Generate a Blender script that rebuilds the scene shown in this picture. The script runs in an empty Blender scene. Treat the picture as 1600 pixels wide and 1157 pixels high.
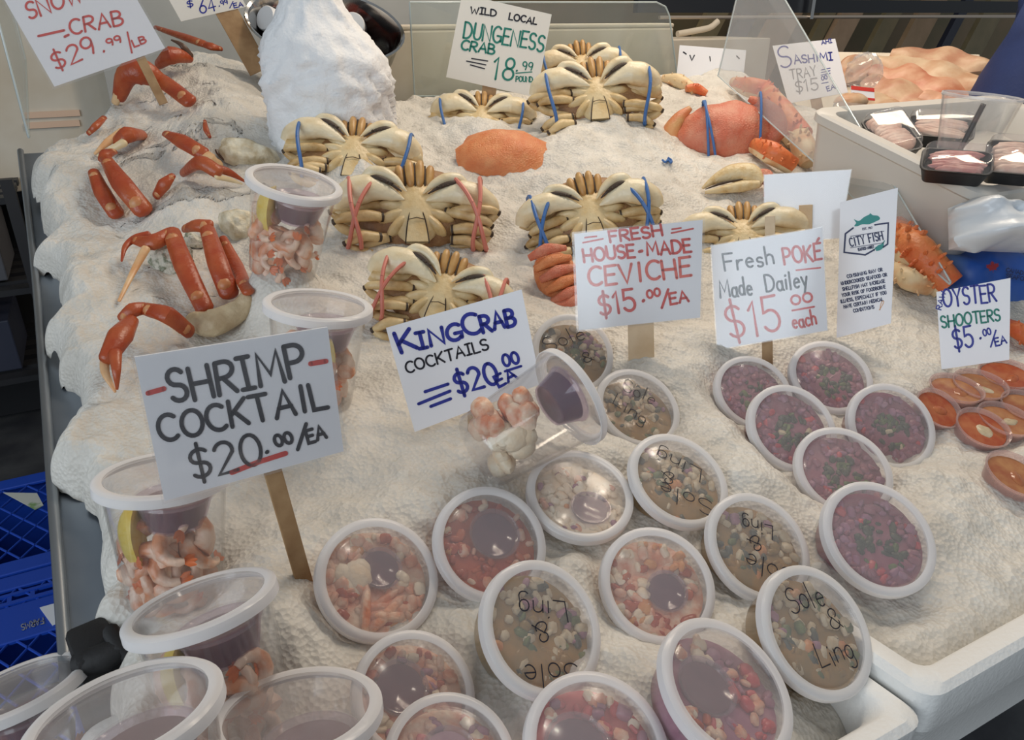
import bpy, bmesh, math, random
import numpy as np
from mathutils import Vector, Matrix
rnd = random.Random(7)
SC = bpy.context.scene
COL = SC.collection
# ------------------------------------------------------------------ camera
F = 1186.0                      # focal length in pixels of the 1600 x 1157 frame
def nz(a):
    a = np.array(a, float); return a / np.linalg.norm(a)
XC = nz([2500., -558., F]); YC = nz([-(558.**2 + F*F)/2500., -558., F])
ZC = np.cross(XC, YC); ZC *= -np.sign(ZC[1])
CM = np.stack([XC, YC, ZC])     # camera axes (right, down, forward) -> world
CAM = np.array([0., 0., 1.35])
cam = bpy.data.cameras.new('camera'); cob = bpy.data.objects.new('camera', cam); COL.objects.link(cob)
cam.sensor_width = 36.0; cam.lens = F*36.0/1600.0; cam.clip_start = .02
_r, _d, _f = CM[:, 0], CM[:, 1], CM[:, 2]
cob.matrix_world = Matrix(((_r[0], -_d[0], -_f[0], CAM[0]), (_r[1], -_d[1], -_f[1], CAM[1]), (_r[2], -_d[2], -_f[2], CAM[2]), (0, 0, 0, 1)))
SC.camera = cob
# ------------------------------------------------------------------ light and exposure
SC.view_settings.view_transform = 'Standard'; SC.view_settings.look = 'None'
SC.view_settings.gamma = 1.0; SC.view_settings.exposure = 0.0
SC.cycles.transparent_max_bounces = 24; SC.cycles.max_bounces = 10
SC.cycles.caustics_reflective = False; SC.cycles.caustics_refractive = False
SC.cycles.use_denoising = True
wd = bpy.data.worlds.new('daylight'); SC.world = wd; wd.use_nodes = True
wd.node_tree.nodes['Background'].inputs[0].default_value = (.86, .93, 1.0, 1)
wd.node_tree.nodes['Background'].inputs[1].default_value = 0.26
def area(name, loc, target, sx, sy, power, col):
    l = bpy.data.lights.new(name, 'AREA'); l.shape = 'RECTANGLE'; l.size = sx; l.size_y = sy; l.energy = power; l.color = col
    o = bpy.data.objects.new(name, l); COL.objects.link(o); o.location = loc
    d = Vector(target) - Vector(loc); o.rotation_euler = d.to_track_quat('-Z', 'Y').to_euler()
    return o
area('ceiling_light_over_counter', (1.35, 1.25, 2.7), (1.15, 1.05, .9), 1.3, .20, 20, (1, .84, .66))
area('ceiling_light_over_back', (1.9, 2.1, 2.7), (1.3, 1.5, 1.0), 1.2, .20, 13, (1, .84, .66))
area('open_market_front', (-2.2, -.6, 1.9), (.3, 1.1, 1.0), 2.4, 1.6, 45, (.82, .915, 1.0))
for _i, _p in enumerate(((.55, .35, 2.5), (1.5, .7, 2.5))):
    _l = bpy.data.lights.new('added_glint_lamp', 'POINT'); _l.energy = 5; _l.shadow_soft_size = .035; _l.color = (1, .90, .76); _o = bpy.data.objects.new('added_glint_lamp', _l); COL.objects.link(_o); _o.location = _p  # added unseen point lamps, put in for small glints on the lids
# ------------------------------------------------------------------ where the picture meets the place
TH = math.radians(8); PN = np.array([0, -math.sin(TH), math.cos(TH)]); H0 = .54
def ray(x, y): return CM @ np.array([(x-800)/F, (y-578)/F, 1.0])
def plane_z(x, y): return (CAM[2] - H0/math.cos(TH)) + math.tan(TH)*y
def rise(x, y):
    s = .75*x + y
    h = .18*.1*np.log1p(np.exp((s-1.4)/.1)); return .13*np.tanh(h/.13)
def base_z(x, y): return plane_z(x, y) + rise(x, y)
def on(px, py, h=0.0):
    """point of the ice bank seen at a pixel, raised by h"""
    r = ray(px, py); t = .3
    g = lambda t: CAM[2] + t*r[2] - base_z(t*r[0], t*r[1]) - h
    while g(t) > 0 and t < 4: t += .02
    a, b = t-.02, t
    for _ in range(30):
        m = (a+b)/2
        if g(m) > 0: a = m
        else: b = m
    return CAM + b*r
def at(px, py, d): return CAM + d*ray(px, py)
def depth(p): return float((np.array(p) - CAM) @ CM[:, 2])
# ------------------------------------------------------------------ mesh helpers
class MB:
    def __init__(s): s.v = []; s.f = []; s.m = []
    def add(s, vs, fs, mi=0):
        n = len(s.v); s.v += [tuple(float(c) for c in p) for p in vs]
        s.f += [tuple(i+n for i in f) for f in fs]; s.m += [mi]*len(fs); return s
    def tube(s, pts, rad, seg=10, mi=0, flat=1.0, up=(0, 0, 1), caps=True):
        """sweep; flat<1 squashes along 'up'"""
        P = [np.array(p, float) for p in pts]; R = rad if hasattr(rad, '__len__') else [rad]*len(P)
        up = np.array(up, float); vs = []; fs = []
        for i, p in enumerate(P):
            t = nz(P[min(i+1, len(P)-1)] - P[max(i-1, 0)] + 1e-9)
            a = np.cross(up, t)
            if np.linalg.norm(a) < 1e-4: a = np.cross((1, 0, .1), t)
            a = nz(a); b = nz(np.cross(t, a))
            for k in range(seg):
                q = 2*math.pi*k/seg
                vs.append(p + R[i]*(math.cos(q)*a + flat*math.sin(q)*b))
        n = len(P)
        for i in range(n-1):
            for k in range(seg):
                k2 = (k+1) % seg
                fs.append((i*seg+k, i*seg+k2, (i+1)*seg+k2, (i+1)*seg+k))
        if caps: fs.append(tuple(range(seg))[::-1]); fs.append(tuple(range((n-1)*seg, n*seg)))
        return s.add(vs, fs, mi)
    def ell(s, c, r, R=None, seg=14, rings=9, mi=0, e=1.0, jit=0.0):
        vs = []; fs = []
        c = np.array(c, float); r = np.array(r if hasattr(r, '__len__') else [r]*3, float)
        pw = lambda x: math.copysign(abs(x)**e, x)
        for i in range(rings+1):
            a = math.pi*i/rings - math.pi/2
            for k in range(seg):
                b = 2*math.pi*k/seg
                q = np.array([pw(math.cos(a))*pw(math.cos(b)), pw(math.cos(a))*pw(math.sin(b)), pw(math.sin(a))])*r
                if jit: q = q*(1+rnd.uniform(-jit, jit))
                vs.append(c + (np.array(R) @ q if R is not None else q))
        for i in range(rings):
            for k in range(seg):
                k2 = (k+1) % seg
                fs.append((i*seg+k, i*seg+k2, (i+1)*seg+k2, (i+1)*seg+k))
        return s.add(vs, fs, mi)
    def lathe(s, prof, seg=40, mi=0, mis=None, c=(0, 0, 0)):
        vs = []; fs = []; n0 = len(s.m)
        for (r, z) in prof:
            for k in range(seg):
                q = 2*math.pi*k/seg; vs.append((c[0]+r*math.cos(q), c[1]+r*math.sin(q), c[2]+z))
        for i in range(len(prof)-1):
            for k in range(seg):
                k2 = (k+1) % seg; fs.append((i*seg+k, i*seg+k2, (i+1)*seg+k2, (i+1)*seg+k))
        s.add(vs, fs, mi)
        if mis:
            for i in range(len(prof)-1):
                for k in range(seg): s.m[n0+i*seg+k] = mis[i]
        return s
    def box(s, c, size, R=None, bev=0.0, mi=0, segs=2):
        bm = bmesh.new(); bmesh.ops.create_cube(bm, size=1)
        for v in bm.verts: v.co = Vector((v.co.x*size[0], v.co.y*size[1], v.co.z*size[2]))
        if bev: bmesh.ops.bevel(bm, geom=bm.edges[:], offset=bev, segments=segs, affect='EDGES', profile=.5)
        bm.verts.index_update()
        vs = [np.array(v.co) for v in bm.verts]
        if R is not None: vs = [np.array(R) @ v for v in vs]
        vs = [v + np.array(c) for v in vs]
        fs = [tuple(v.index for v in f.verts) for f in bm.faces]; bm.free()
        return s.add(vs, fs, mi)
    def prism(s, bot, top, mi=0):
        n = len(bot); fs = [tuple(range(n))[::-1], tuple(range(n, 2*n))]
        for i in range(n): j = (i+1) % n; fs.append((i, j, n+j, n+i))
        return s.add(list(bot)+list(top), fs, mi)
    def build(s, name, mats, parent=None, smooth=True):
        me = bpy.data.meshes.new(name); me.from_pydata(s.v, [], s.f); 
        mats = mats if isinstance(mats, (list, tuple)) else [mats]
        for m in mats: me.materials.append(m)
        me.polygons.foreach_set('material_index', s.m)
        me.polygons.foreach_set('use_smooth', [smooth]*len(s.f)); me.update()
        if smooth: 
            try: me.set_sharp_from_angle(angle=math.radians(42))
            except Exception: pass
        o = bpy.data.objects.new(name, me); COL.objects.link(o)
        if parent is not None: o.parent = parent
        return o
def tag(o, label=None, cat=None, group=None, kind=None):
    if label: o['label'] = label
    if cat: o['category'] = cat
    if group: o['group'] = group
    if kind: o['kind'] = kind
    return o
def empty(name, mat=None, label=None, cat=None, group=None):
    o = bpy.data.objects.new(name, None); COL.objects.link(o); o.empty_display_size = .02
    if mat is not None: o.matrix_world = mat
    return tag(o, label, cat, group)
def dup(o, parent=None):
    c = o.copy(); COL.objects.link(c)
    if parent is not None: c.parent = parent
    for ch in o.children: dup(ch, c)
    return c
def frame(p, n, xdir, scale=1.0):
    """matrix with z = n and x = xdir made square to n"""
    n = nz(n); x = np.array(xdir, float); x = nz(x - (x@n)*n); y = np.cross(n, x)
    m = Matrix(((x[0], y[0], n[0], p[0]), (x[1], y[1], n[1], p[1]), (x[2], y[2], n[2], p[2]), (0, 0, 0, 1)))
    return m @ Matrix.Scale(scale, 4)
def facing(p, px, py, lean, roll=0.0, scale=1.0):
    """frame at p whose normal lies between the view (lean 0) and the vertical (lean 1); roll in degrees, counter-clockwise in the picture"""
    v = -nz(ray(px, py)); n = nz((1-lean)*v + lean*np.array([0, -.15, 1.]))
    a = math.radians(roll); xd = CM @ np.array([math.cos(a), -math.sin(a), 0])
    return frame(p, n, xd, scale)
def smooth(pts, n=6, closed=False):
    P = [np.array(p, float) for p in pts]
    if len(P) < 3: return P
    out = []
    for i in range(len(P)-1):
        p0 = P[i-1] if i else 2*P[0]-P[1]; p1, p2 = P[i], P[i+1]; p3 = P[i+2] if i+2 < len(P) else 2*P[-1]-P[-2]
        for k in range(n):
            t = k/n
            out.append(.5*((2*p1)+(p2-p0)*t+(2*p0-5*p1+4*p2-p3)*t*t+(-p0+3*p1-3*p2+p3)*t**3))
    out.append(P[-1]); return out
def rotz(a): c, s_ = math.cos(a), math.sin(a); return np.array([[c, -s_, 0], [s_, c, 0], [0, 0, 1]])
def roty(a): c, s_ = math.cos(a), math.sin(a); return np.array([[c, 0, s_], [0, 1, 0], [-s_, 0, c]])
def rotx(a): c, s_ = math.cos(a), math.sin(a); return np.array([[1, 0, 0], [0, c, -s_], [0, s_, c]])
def interp(vals, n):
    return list(np.interp(np.linspace(0, len(vals)-1, n), range(len(vals)), vals))
# ------------------------------------------------------------------ materials
MATS = {}
def mat(name, col, rough=.5, metal=0.0, col2=None, nscale=20, bump=0.0, bscale=60, spec=.5, coat=0.0, contrast=(.35, .65), col3=None, detail=4, sss=0.0):
    m = bpy.data.materials.new(name); m.use_nodes = True; nt = m.node_tree; b = nt.nodes['Principled BSDF']
    b.inputs['Base Color'].default_value = (*col, 1); b.inputs['Roughness'].default_value = rough; b.inputs['Metallic'].default_value = metal
    b.inputs['Specular IOR Level'].default_value = spec; b.inputs['Coat Weight'].default_value = coat; b.inputs['Coat Roughness'].default_value = .08
    if sss: b.inputs['Subsurface Weight'].default_value = sss; b.inputs['Subsurface Radius'].default_value = (.01, .008, .006)
    tc = nt.nodes.new('ShaderNodeTexCoord')
    if col2 is not None:
        n = nt.nodes.new('ShaderNodeTexNoise'); n.inputs['Scale'].default_value = nscale; n.inputs['Detail'].default_value = detail
        nt.links.new(tc.outputs['Object'], n.inputs['Vector'])
        r = nt.nodes.new('ShaderNodeValToRGB'); r.color_ramp.elements[0].position = contrast[0]; r.color_ramp.elements[1].position = contrast[1]
        r.color_ramp.elements[0].color = (*col, 1); r.color_ramp.elements[1].color = (*col2, 1)
        if col3 is not None: e = r.color_ramp.elements.new(min(.98, contrast[1]+.12)); e.color = (*col3, 1)
        nt.links.new(n.outputs['Fac'], r.inputs['Fac']); nt.links.new(r.outputs['Color'], b.inputs['Base Color'])
    if bump:
        n2 = nt.nodes.new('ShaderNodeTexNoise'); n2.inputs['Scale'].default_value = bscale; n2.inputs['Detail'].default_value = 5
        nt.links.new(tc.outputs['Object'], n2.inputs['Vector'])
        bp = nt.nodes.new('ShaderNodeBump'); bp.inputs['Strength'].default_value = bump; bp.inputs['Distance'].default_value = .004
        nt.links.new(n2.outputs['Fac'], bp.inputs['Height']); nt.links.new(bp.outputs['Normal'], b.inputs['Normal'])
    MATS[name] = m; return m
def clear(name, tint=(1, 1, 1), milk=.06, milkcol=(.9, .9, .92), gloss_rough=.06, gloss=.5, ior=1.45):
    """see-through plastic: clear + some milky scatter + a surface sheen"""
    m = bpy.data.materials.new(name); m.use_nodes = True; nt = m.node_tree; nt.nodes.remove(nt.nodes['Principled BSDF'])
    out = nt.nodes['Material Output']; N = nt.nodes.new; Lk = nt.links.new
    tr = N('ShaderNodeBsdfTransparent'); tr.inputs[0].default_value = (*tint, 1)
    df = N('ShaderNodeBsdfDiffuse'); df.inputs[0].default_value = (*milkcol, 1)
    tl = N('ShaderNodeBsdfTranslucent'); tl.inputs[0].default_value = (*milkcol, 1)
    mm = N('ShaderNodeMixShader'); mm.inputs[0].default_value = .3; Lk(df.outputs[0], mm.inputs[1]); Lk(tl.outputs[0], mm.inputs[2])
    lw = N('ShaderNodeLayerWeight'); lw.inputs[0].default_value = .5; p2 = N('ShaderNodeMath'); p2.operation = 'POWER'; p2.inputs[1].default_value = 3.0; Lk(lw.outputs['Facing'], p2.inputs[0])
    ma = N('ShaderNodeMath'); ma.operation = 'MULTIPLY_ADD'; ma.inputs[1].default_value = milk*1.2; ma.inputs[2].default_value = milk; Lk(p2.outputs[0], ma.inputs[0])
    m1 = N('ShaderNodeMixShader'); Lk(ma.outputs[0], m1.inputs[0]); Lk(tr.outputs[0], m1.inputs[1]); Lk(mm.outputs[0], m1.inputs[2])
    gl = N('ShaderNodeBsdfGlossy'); gl.inputs['Roughness'].default_value = gloss_rough
    fr = N('ShaderNodeLayerWeight'); fr.inputs[0].default_value = .5
    pw = N('ShaderNodeMath'); pw.operation = 'POWER'; pw.inputs[1].default_value = 4.0; Lk(fr.outputs['Facing'], pw.inputs[0])
    mu = N('ShaderNodeMath'); mu.operation = 'MULTIPLY_ADD'; mu.inputs[1].default_value = gloss*.6; mu.inputs[2].default_value = gloss*.045; Lk(pw.outputs[0], mu.inputs[0])
    m2 = N('ShaderNodeMixShader'); Lk(mu.outputs[0], m2.inputs[0]); Lk(m1.outputs[0], m2.inputs[1]); Lk(gl.outputs[0], m2.inputs[2])
    Lk(m2.outputs[0], out.inputs[0]); MATS[name] = m; return m
M_ICE = mat('crushed_ice', (.57, .54, .485), .5, col2=(.74, .71, .65), nscale=16, bump=.0, spec=.3, contrast=(.3, .7))
def crystals(m, sc, strength):
    nt = m.node_tree; b = nt.nodes['Principled BSDF']; tc = nt.nodes.new('ShaderNodeTexCoord'); v = nt.nodes.new('ShaderNodeTexVoronoi'); v.inputs['Scale'].default_value = sc; v.inputs['Randomness'].default_value = 1.0
    n = nt.nodes.new('ShaderNodeTexNoise'); n.inputs['Scale'].default_value = sc*.35; n.inputs['Detail'].default_value = 4
    a = nt.nodes.new('ShaderNodeMath'); a.operation = 'ADD'; nt.links.new(tc.outputs['Object'], v.inputs['Vector']); nt.links.new(tc.outputs['Object'], n.inputs['Vector'])
    nt.links.new(v.outputs['Distance'], a.inputs[0]); nt.links.new(n.outputs['Fac'], a.inputs[1]); bp = nt.nodes.new('ShaderNodeBump'); bp.inputs['Strength'].default_value = strength; bp.inputs['Distance'].default_value = .004
    nt.links.new(a.outputs[0], bp.inputs['Height']); nt.links.new(bp.outputs['Normal'], b.inputs['Normal'])
crystals(M_ICE, 210, .48)
_b = M_ICE.node_tree.nodes['Principled BSDF']; _b.inputs['Subsurface Weight'].default_value = .4; _b.inputs['Subsurface Scale'].default_value = .012; _b.inputs['Subsurface Radius'].default_value = (1, .95, .9)
M_SNOW = mat('packed_snow_ice', (.88, .89, .90), .6, bump=.5, bscale=160, spec=.3)
M_CLEAR = clear('clear_cup_plastic', milk=.03, gloss=.8)
M_LID = clear('frosted_lid_plastic', tint=(.98, .97, .97), milk=.125, milkcol=(.95, .93, .93), gloss_rough=.12, gloss=.5)
M_RIM = clear('milky_lid_rim', milk=.70, milkcol=(.94, .93, .93), gloss_rough=.2, gloss=.5)
M_GLASS = clear('guard_glass', tint=(.95, .98, .97), milk=.10, milkcol=(.8, .84, .86), gloss_rough=.02, gloss=.9)
M_GLASS2 = clear('scratched_guard_acrylic', tint=(.97, .98, .98), milk=.20, milkcol=(.85, .86, .86), gloss_rough=.04, gloss=.8)
M_GLASSEDGE = mat('glass_edge', (.55, .62, .62), .15, spec=.8)
M_SLEEVE = clear('sign_sleeve_film', milk=.05, gloss_rough=.09, gloss=1.0)
M_PAPER = mat('white_card', (.90, .90, .93), .45, spec=.4)
M_PAPERW = mat('cream_card', (.80, .77, .70), .5)
M_WOOD = mat('wooden_stake', (.30, .17, .075), .65, col2=(.44, .28, .14), nscale=30, bump=.2)
M_WOODL = mat('pale_wooden_stake', (.62, .44, .26), .65, col2=(.74, .57, .38), nscale=30, bump=.2)
INK = {k: mat('ink_'+k, c, .5) for k, c in dict(black=(.012, .011, .02), red=(.68, .05, .035), blue=(.02, .03, .30), green=(.01, .20, .15), teal=(.02, .27, .25), navy=(.02, .03, .10), grey=(.35, .35, .37), ltred=(.78, .13, .09), orange=(.72, .35, .12)).items()}
M_FOAM = mat('white_foam', (.82, .82, .80), .7, bump=.25, bscale=220, spec=.3)
M_STEEL = mat('brushed_steel', (.26, .30, .35), .38, metal=.75, col2=(.34, .38, .43), nscale=6, bump=.05)
M_CHROME = mat('polished_steel', (.55, .54, .52), .16, metal=1.0)
M_BLACK = mat('black_plastic', (.012, .012, .014), .4)
M_RUBBER = mat('black_rubber', (.012, .012, .013), .7, bump=.3, bscale=80)
M_BLUEP = mat('blue_crate_plastic', (.015, .075, .50), .4)
# ------------------------------------------------------------------ hand lettering (single strokes drawn as marker ribbons)
def _arc(cx, cy, rx, ry, a0, a1, n=12): return [(cx+rx*math.cos(math.radians(a0+(a1-a0)*i/n)), cy+ry*math.sin(math.radians(a0+(a1-a0)*i/n))) for i in range(n+1)]
G = {}
def g(ch, w, *st): G[ch] = (w, [[tuple(float(c) for c in q.split(',')) for q in s.split()] if isinstance(s, str) else s for s in st])
g('A', .72, '0,0 .36,1 .72,0', '.13,.36 .6,.36'); g('B', .6, '0,0 0,1', [(0, 1)]+_arc(.22, .76, .3, .24, 90, -90)+[(0, .52)], [(0, .52)]+_arc(.26, .26, .34, .26, 90, -90)+[(0, 0)])
g('C', .66, _arc(.4, .5, .4, .5, 50, 310, 16)); g('D', .68, '0,0 0,1', [(0, 1)]+_arc(.18, .5, .5, .5, 90, -90)+[(0, 0)])
g('E', .55, '.55,1 0,1 0,0 .55,0', '0,.53 .46,.53'); g('F', .55, '.55,1 0,1 0,0', '0,.53 .45,.53')
g('G', .72, _arc(.4, .5, .4, .5, 50, 320, 16), '.4,.42 .74,.42 .74,.1'); g('H', .66, '0,1 0,0', '.66,1 .66,0', '0,.5 .66,.5')
g('I', .3, '.15,1 .15,0'); g('\x01', .42, '.21,1 .21,0', '0,1 .42,1', '0,0 .42,0'); g('J', .5, [(.45, 1), (.45, .3)]+_arc(.22, .25, .23, .25, 0, -170))
g('K', .62, '0,1 0,0', '.6,1 0,.42', '.16,.56 .62,0'); g('L', .52, '0,1 0,0 .52,0'); g('M', .84, '0,0 .08,1 .42,.3 .76,1 .84,0'); g('N', .68, '0,0 0,1 .68,0 .68,1')
g('O', .78, _arc(.39, .5, .39, .5, 90, 450, 20)); g('P', .6, '0,0 0,1', [(0, 1)]+_arc(.25, .73, .33, .27, 90, -90)+[(0, .46)]); g('Q', .78, _arc(.39, .5, .39, .5, 90, 450, 20), '.5,.25 .8,-.05')
g('R', .62, '0,0 0,1', [(0, 1)]+_arc(.25, .75, .32, .25, 90, -90)+[(0, .5)], '.2,.5 .62,0')
g('S', .56, _arc(.28, .75, .27, .25, 30, 270, 10)+_arc(.28, .25, .28, .25, 90, -150, 10)[1:]); g('T', .66, '0,1 .66,1', '.33,1 .33,0'); g('U', .64, [(0, 1), (0, .32)]+_arc(.32, .32, .32, .32, 180, 360)+[(.64, 1)])
g('V', .68, '0,1 .34,0 .68,1'); g('W', .96, '0,1 .22,0 .48,.7 .74,0 .96,1'); g('X', .62, '0,1 .62,0', '.62,1 0,0'); g('Y', .64, '0,1 .32,.48 .64,1', '.32,.48 .32,0'); g('Z', .6, '0,1 .6,1 0,0 .6,0')
g('0', .6, _arc(.3, .5, .3, .5, 90, 450, 20)); g('1', .3, '.0,.78 .18,1 .18,0'); g('2', .56, _arc(.28, .72, .27, .28, 160, -20, 10)+[(.0, 0), (.58, 0)]); g('3', .54, _arc(.24, .75, .26, .25, 150, -90, 9), _arc(.24, .26, .3, .26, 90, -150, 9))
g('4', .6, '.42,0 .42,1 0,.32 .6,.32'); g('5', .56, [(.54, 1), (.08, 1), (.04, .55)]+_arc(.26, .3, .29, .31, 120, -150, 12)); g('6', .56, [(.45, 1)]+_arc(.28, .3, .28, .3, 150, 510, 16)); g('7', .5, '0,1 .5,1 .15,0')
g('8', .54, _arc(.27, .76, .22, .24, -90, 270, 16), _arc(.27, .26, .27, .26, 90, 450, 16)); g('9', .54, _arc(.27, .7, .26, .3, 0, 360, 16)+[(.5, .3), (.42, 0)])
g('$', .56, _arc(.28, .72, .26, .22, 30, 270, 10)+_arc(.28, .27, .27, .23, 90, -150, 10)[1:], '.28,1.14 .28,-.14'); g('.', .16, '.06,0 .1,.05'); g('/', .4, '0,-.12 .4,1.1'); g('-', .5, '.04,.5 .46,.5'); g('=', .6, '0,.62 .6,.62', '0,.36 .6,.36')
g('&', .62, _arc(.28, .77, .2, .23, -60, 250, 12)+[(.62, 0)], [(.2, .58)]+_arc(.26, .26, .26, .26, 120, 380, 12)); g(' ', .4); g(',', .15, '.08,.05 .02,-.12'); g('#', .3, '.05,.5 .16,.5'); g('\x02', .5, '.05,.9 .3,.62', '.3,.9 .05,.62')
g('a', .46, _arc(.22, .28, .22, .28, 40, 400, 14), '.44,.56 .44,.05 .52,0'); g('c', .42, _arc(.25, .28, .24, .28, 50, 310, 12)); g('d', .48, _arc(.22, .28, .22, .28, 40, 400, 14), '.45,1.05 .45,0'); g('e', .44, [(.02, .3), (.43, .33)]+_arc(.23, .28, .21, .28, 10, 310, 12))
g('h', .44, '0,1.05 0,0', [(0, .35)]+_arc(.21, .36, .2, .2, 160, 0, 8)+[(.42, 0)]); g('i', .14, '.07,.56 .07,0', '.06,.78 .09,.82'); g('l', .16, '.05,1.05 .06,0'); g('n', .44, '0,.56 0,0', [(0, .36)]+_arc(.21, .36, .2, .2, 160, 0, 8)+[(.42, 0)])
g('o', .46, _arc(.23, .28, .22, .28, 90, 450, 14)); g('r', .34, '0,.56 0,0', '0,.34 .14,.54 .32,.54'); g('s', .36, _arc(.18, .42, .16, .14, 30, 270, 8)+_arc(.18, .14, .17, .14, 90, -150, 8)[1:]); g('y', .42, '0,.56 .2,.06', '.44,.56 .12,-.38'); g('g', .46, _arc(.22, .28, .21, .28, 40, 400, 14)+[(.43, -.2)]+_arc(.22, -.22, .2, .18, 0, -150, 6))
g('t', .34, '.15,.9 .15,.08 .32,0', '0,.56 .32,.56'); g('\x03', .55, '.55,1 0,1 0,0 .55,0', '0,.53 .46,.53', '.3,1.1 .5,1.3'); g('m', .7, '0,.56 0,0', '0,.4 .17,.56 .33,.42 .33,0', '.33,.4 .5,.56 .68,.42 .68,0'); g('u', .46, '0,.56 0,.16 .16,0 .32,.05 .44,.2', '.44,.56 .44,0'); g('p', .46, '0,.56 0,-.35', _arc(.23, .28, .22, .28, 170, -170, 14))
def strokes(text, p0, p1, h, shear=0.0, wob=.03, gap=.2, up=None):
    """text laid along p0->p1 (2-D), cap height h on the left side of that line as seen with y down; returns 2-D polylines"""
    p0 = np.array(p0, float); p1 = np.array(p1, float); d = p1-p0; L = np.linalg.norm(d); d = d/L
    u = np.array([d[1], -d[0]]) if up is None else np.array(up, float)
    W = sum(G[c][0] for c in text) + gap*(len(text)-1); kx = L/W; x = 0; out = []
    for c in text:
        w, st = G[c]; jy = rnd.uniform(-wob, wob); jr = rnd.uniform(-wob, wob)
        for s in st:
            out.append([p0 + d*kx*(x+a+shear*b+jr*b) + u*h*(b+jy+jr*.6*a) for a, b in s])
        x += w+gap
    return out
def ribbon2(pl, w, taper=.85):
    """outline of a marker stroke: list of quads + round ends in 2-D"""
    P = [np.array(p, float) for p in pl]; Lf = []; Rt = []
    n = len(P)
    for i in range(n):
        t0 = P[i]-P[i-1] if i else P[1]-P[0]; t1 = P[i+1]-P[i] if i < n-1 else P[-1]-P[-2]
        a = t0/(np.linalg.norm(t0)+1e-9); b = t1/(np.linalg.norm(t1)+1e-9); m = a+b
        if np.linalg.norm(m) < .2: m = b
        m = m/np.linalg.norm(m); k = min(1.35, 1/max(.5, float(m@b))); nn = np.array([-m[1], m[0]])*w*.5*k
        Lf.append(P[i]+nn); Rt.append(P[i]-nn)
    quads = [(Lf[i], Rt[i], Rt[i+1], Lf[i+1]) for i in range(n-1)]
    for p in (P[0], P[-1]):
        quads.append(tuple(p + w*.5*np.array([math.cos(q), math.sin(q)]) for q in np.linspace(0, 2*math.pi, 8, endpoint=False)))
    return quads
# ------------------------------------------------------------------ where the tubs stand (drives the ice under them)
def lid_normal(x, y, A, B, ph):
    v = -nz(ray(x, y)); q = math.radians(ph)
    m = CM @ np.array([math.sin(q), -math.cos(q), 0]); m = nz(m - (m@v)*v); al = math.acos(min(1, B/A))
    return math.cos(al)*v + math.sin(al)*m
# flat tubs: picture centre, half axes, tilt of the long axis
TUBS = {'A': (896, 551, 66, 59, 40), 'B': (998, 636, 70, 55, 40), 'C': (1062, 748, 83, 63, 42), 'D': (1187, 853, 88, 70, 60), 'E': (1278, 985, 103, 75, 72),
 'F': (1138, 1073, 116, 84, 52), 'G': (1029, 913, 93, 84, 50), 'H': (850, 980, 107, 89, 65), 'I': (592, 903, 98, 91, 45), 'J': (768, 848, 92, 84, 50),
 'K': (907, 771, 85, 68, 20), 'L': (649, 1083, 99, 92, 45), 'M': (935, 1165, 118, 106, 40), 'N': (705, 1187, 106, 98, 30),
 'P1': (1178, 612, 63, 52, 45), 'P2': (1299, 588, 65, 52, 40), 'P3': (1239, 668, 73, 60, 55), 'P4': (1394, 666, 71, 58, 65), 'P5': (1319, 735, 76, 63, 45), 'P6': (1375, 839, 92, 74, 62)}
# tall tubs: lid ellipse + the picture height of the foot
TALL = {'S1': (461, 283, 74, 24, 8), 'S2': (498, 475, 84, 25, 3), 'S3': (256, 740, 102, 36, -6), 'S4': (313, 940, 117, 38, -17), 'S5': (195, 1110, 147, 68, -15), 'S6': (465, 1110, 131, 66, -5), 'S7': (22, 1076, 105, 34, -20)}
TALLD = {'S1': 1.02, 'S2': .86, 'S3': .665, 'S4': .575, 'S5': .465, 'S6': .53, 'S7': .62}
SHOT = {'O1': (1469, 636, 37, 23, 50), 'O2': (1496, 604, 40, 19, 24), 'O3': (1533, 598, 40, 20, 24), 'O4': (1574, 581, 40, 21, 22), 'O5': (1538, 666, 41, 25, 38), 'O6': (1573, 652, 42, 21, 30), 'O7': (1590, 738, 47, 26, 42), 'O8': (1606, 632, 38, 20, 30)}
PLACE = {}; ANCH = []
for k, (x, y, a, b, ph) in TUBS.items():
    d0 = F*.117/(2*a); pl = on(x, y, 0); dp = depth(pl)
    d = d0*.55 + (dp-.012)*.45
    p = at(x, y, d); hh = p[2]-base_z(p[0], p[1])
    if hh < -.012: p = on(x, y, -.012); d = depth(p)
    if hh > .03: p = on(x, y, .03); d = depth(p)
    n = lid_normal(x, y, a, b, ph); PLACE[k] = (p, n, 2*a*d/F)
    ANCH.append((p[0]-n[0]*.0, p[1], p[2]-.030, .052))
for k, (x, y, a, b, ph) in TALL.items():
    d = TALLD[k]; p = at(x, y, d); n = lid_normal(x, y, a, b, ph); D = 2*a*d/F; PLACE[k] = (p, n, D)
    foot = p - n*D*1.08
    if k in ('S1', 'S2', 'S3', 'S4'): ANCH.append((foot[0], foot[1], max(foot[2]+.012, base_z(foot[0], foot[1])-.030), .05))
for k, (x, y, a, b, ph) in SHOT.items():
    p = on(x, y, .006); n = lid_normal(x, y, a, b, ph); PLACE[k] = (p, n, 2*a*depth(p)/F)
    ANCH.append((p[0], p[1], p[2]-.018, .03))
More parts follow.
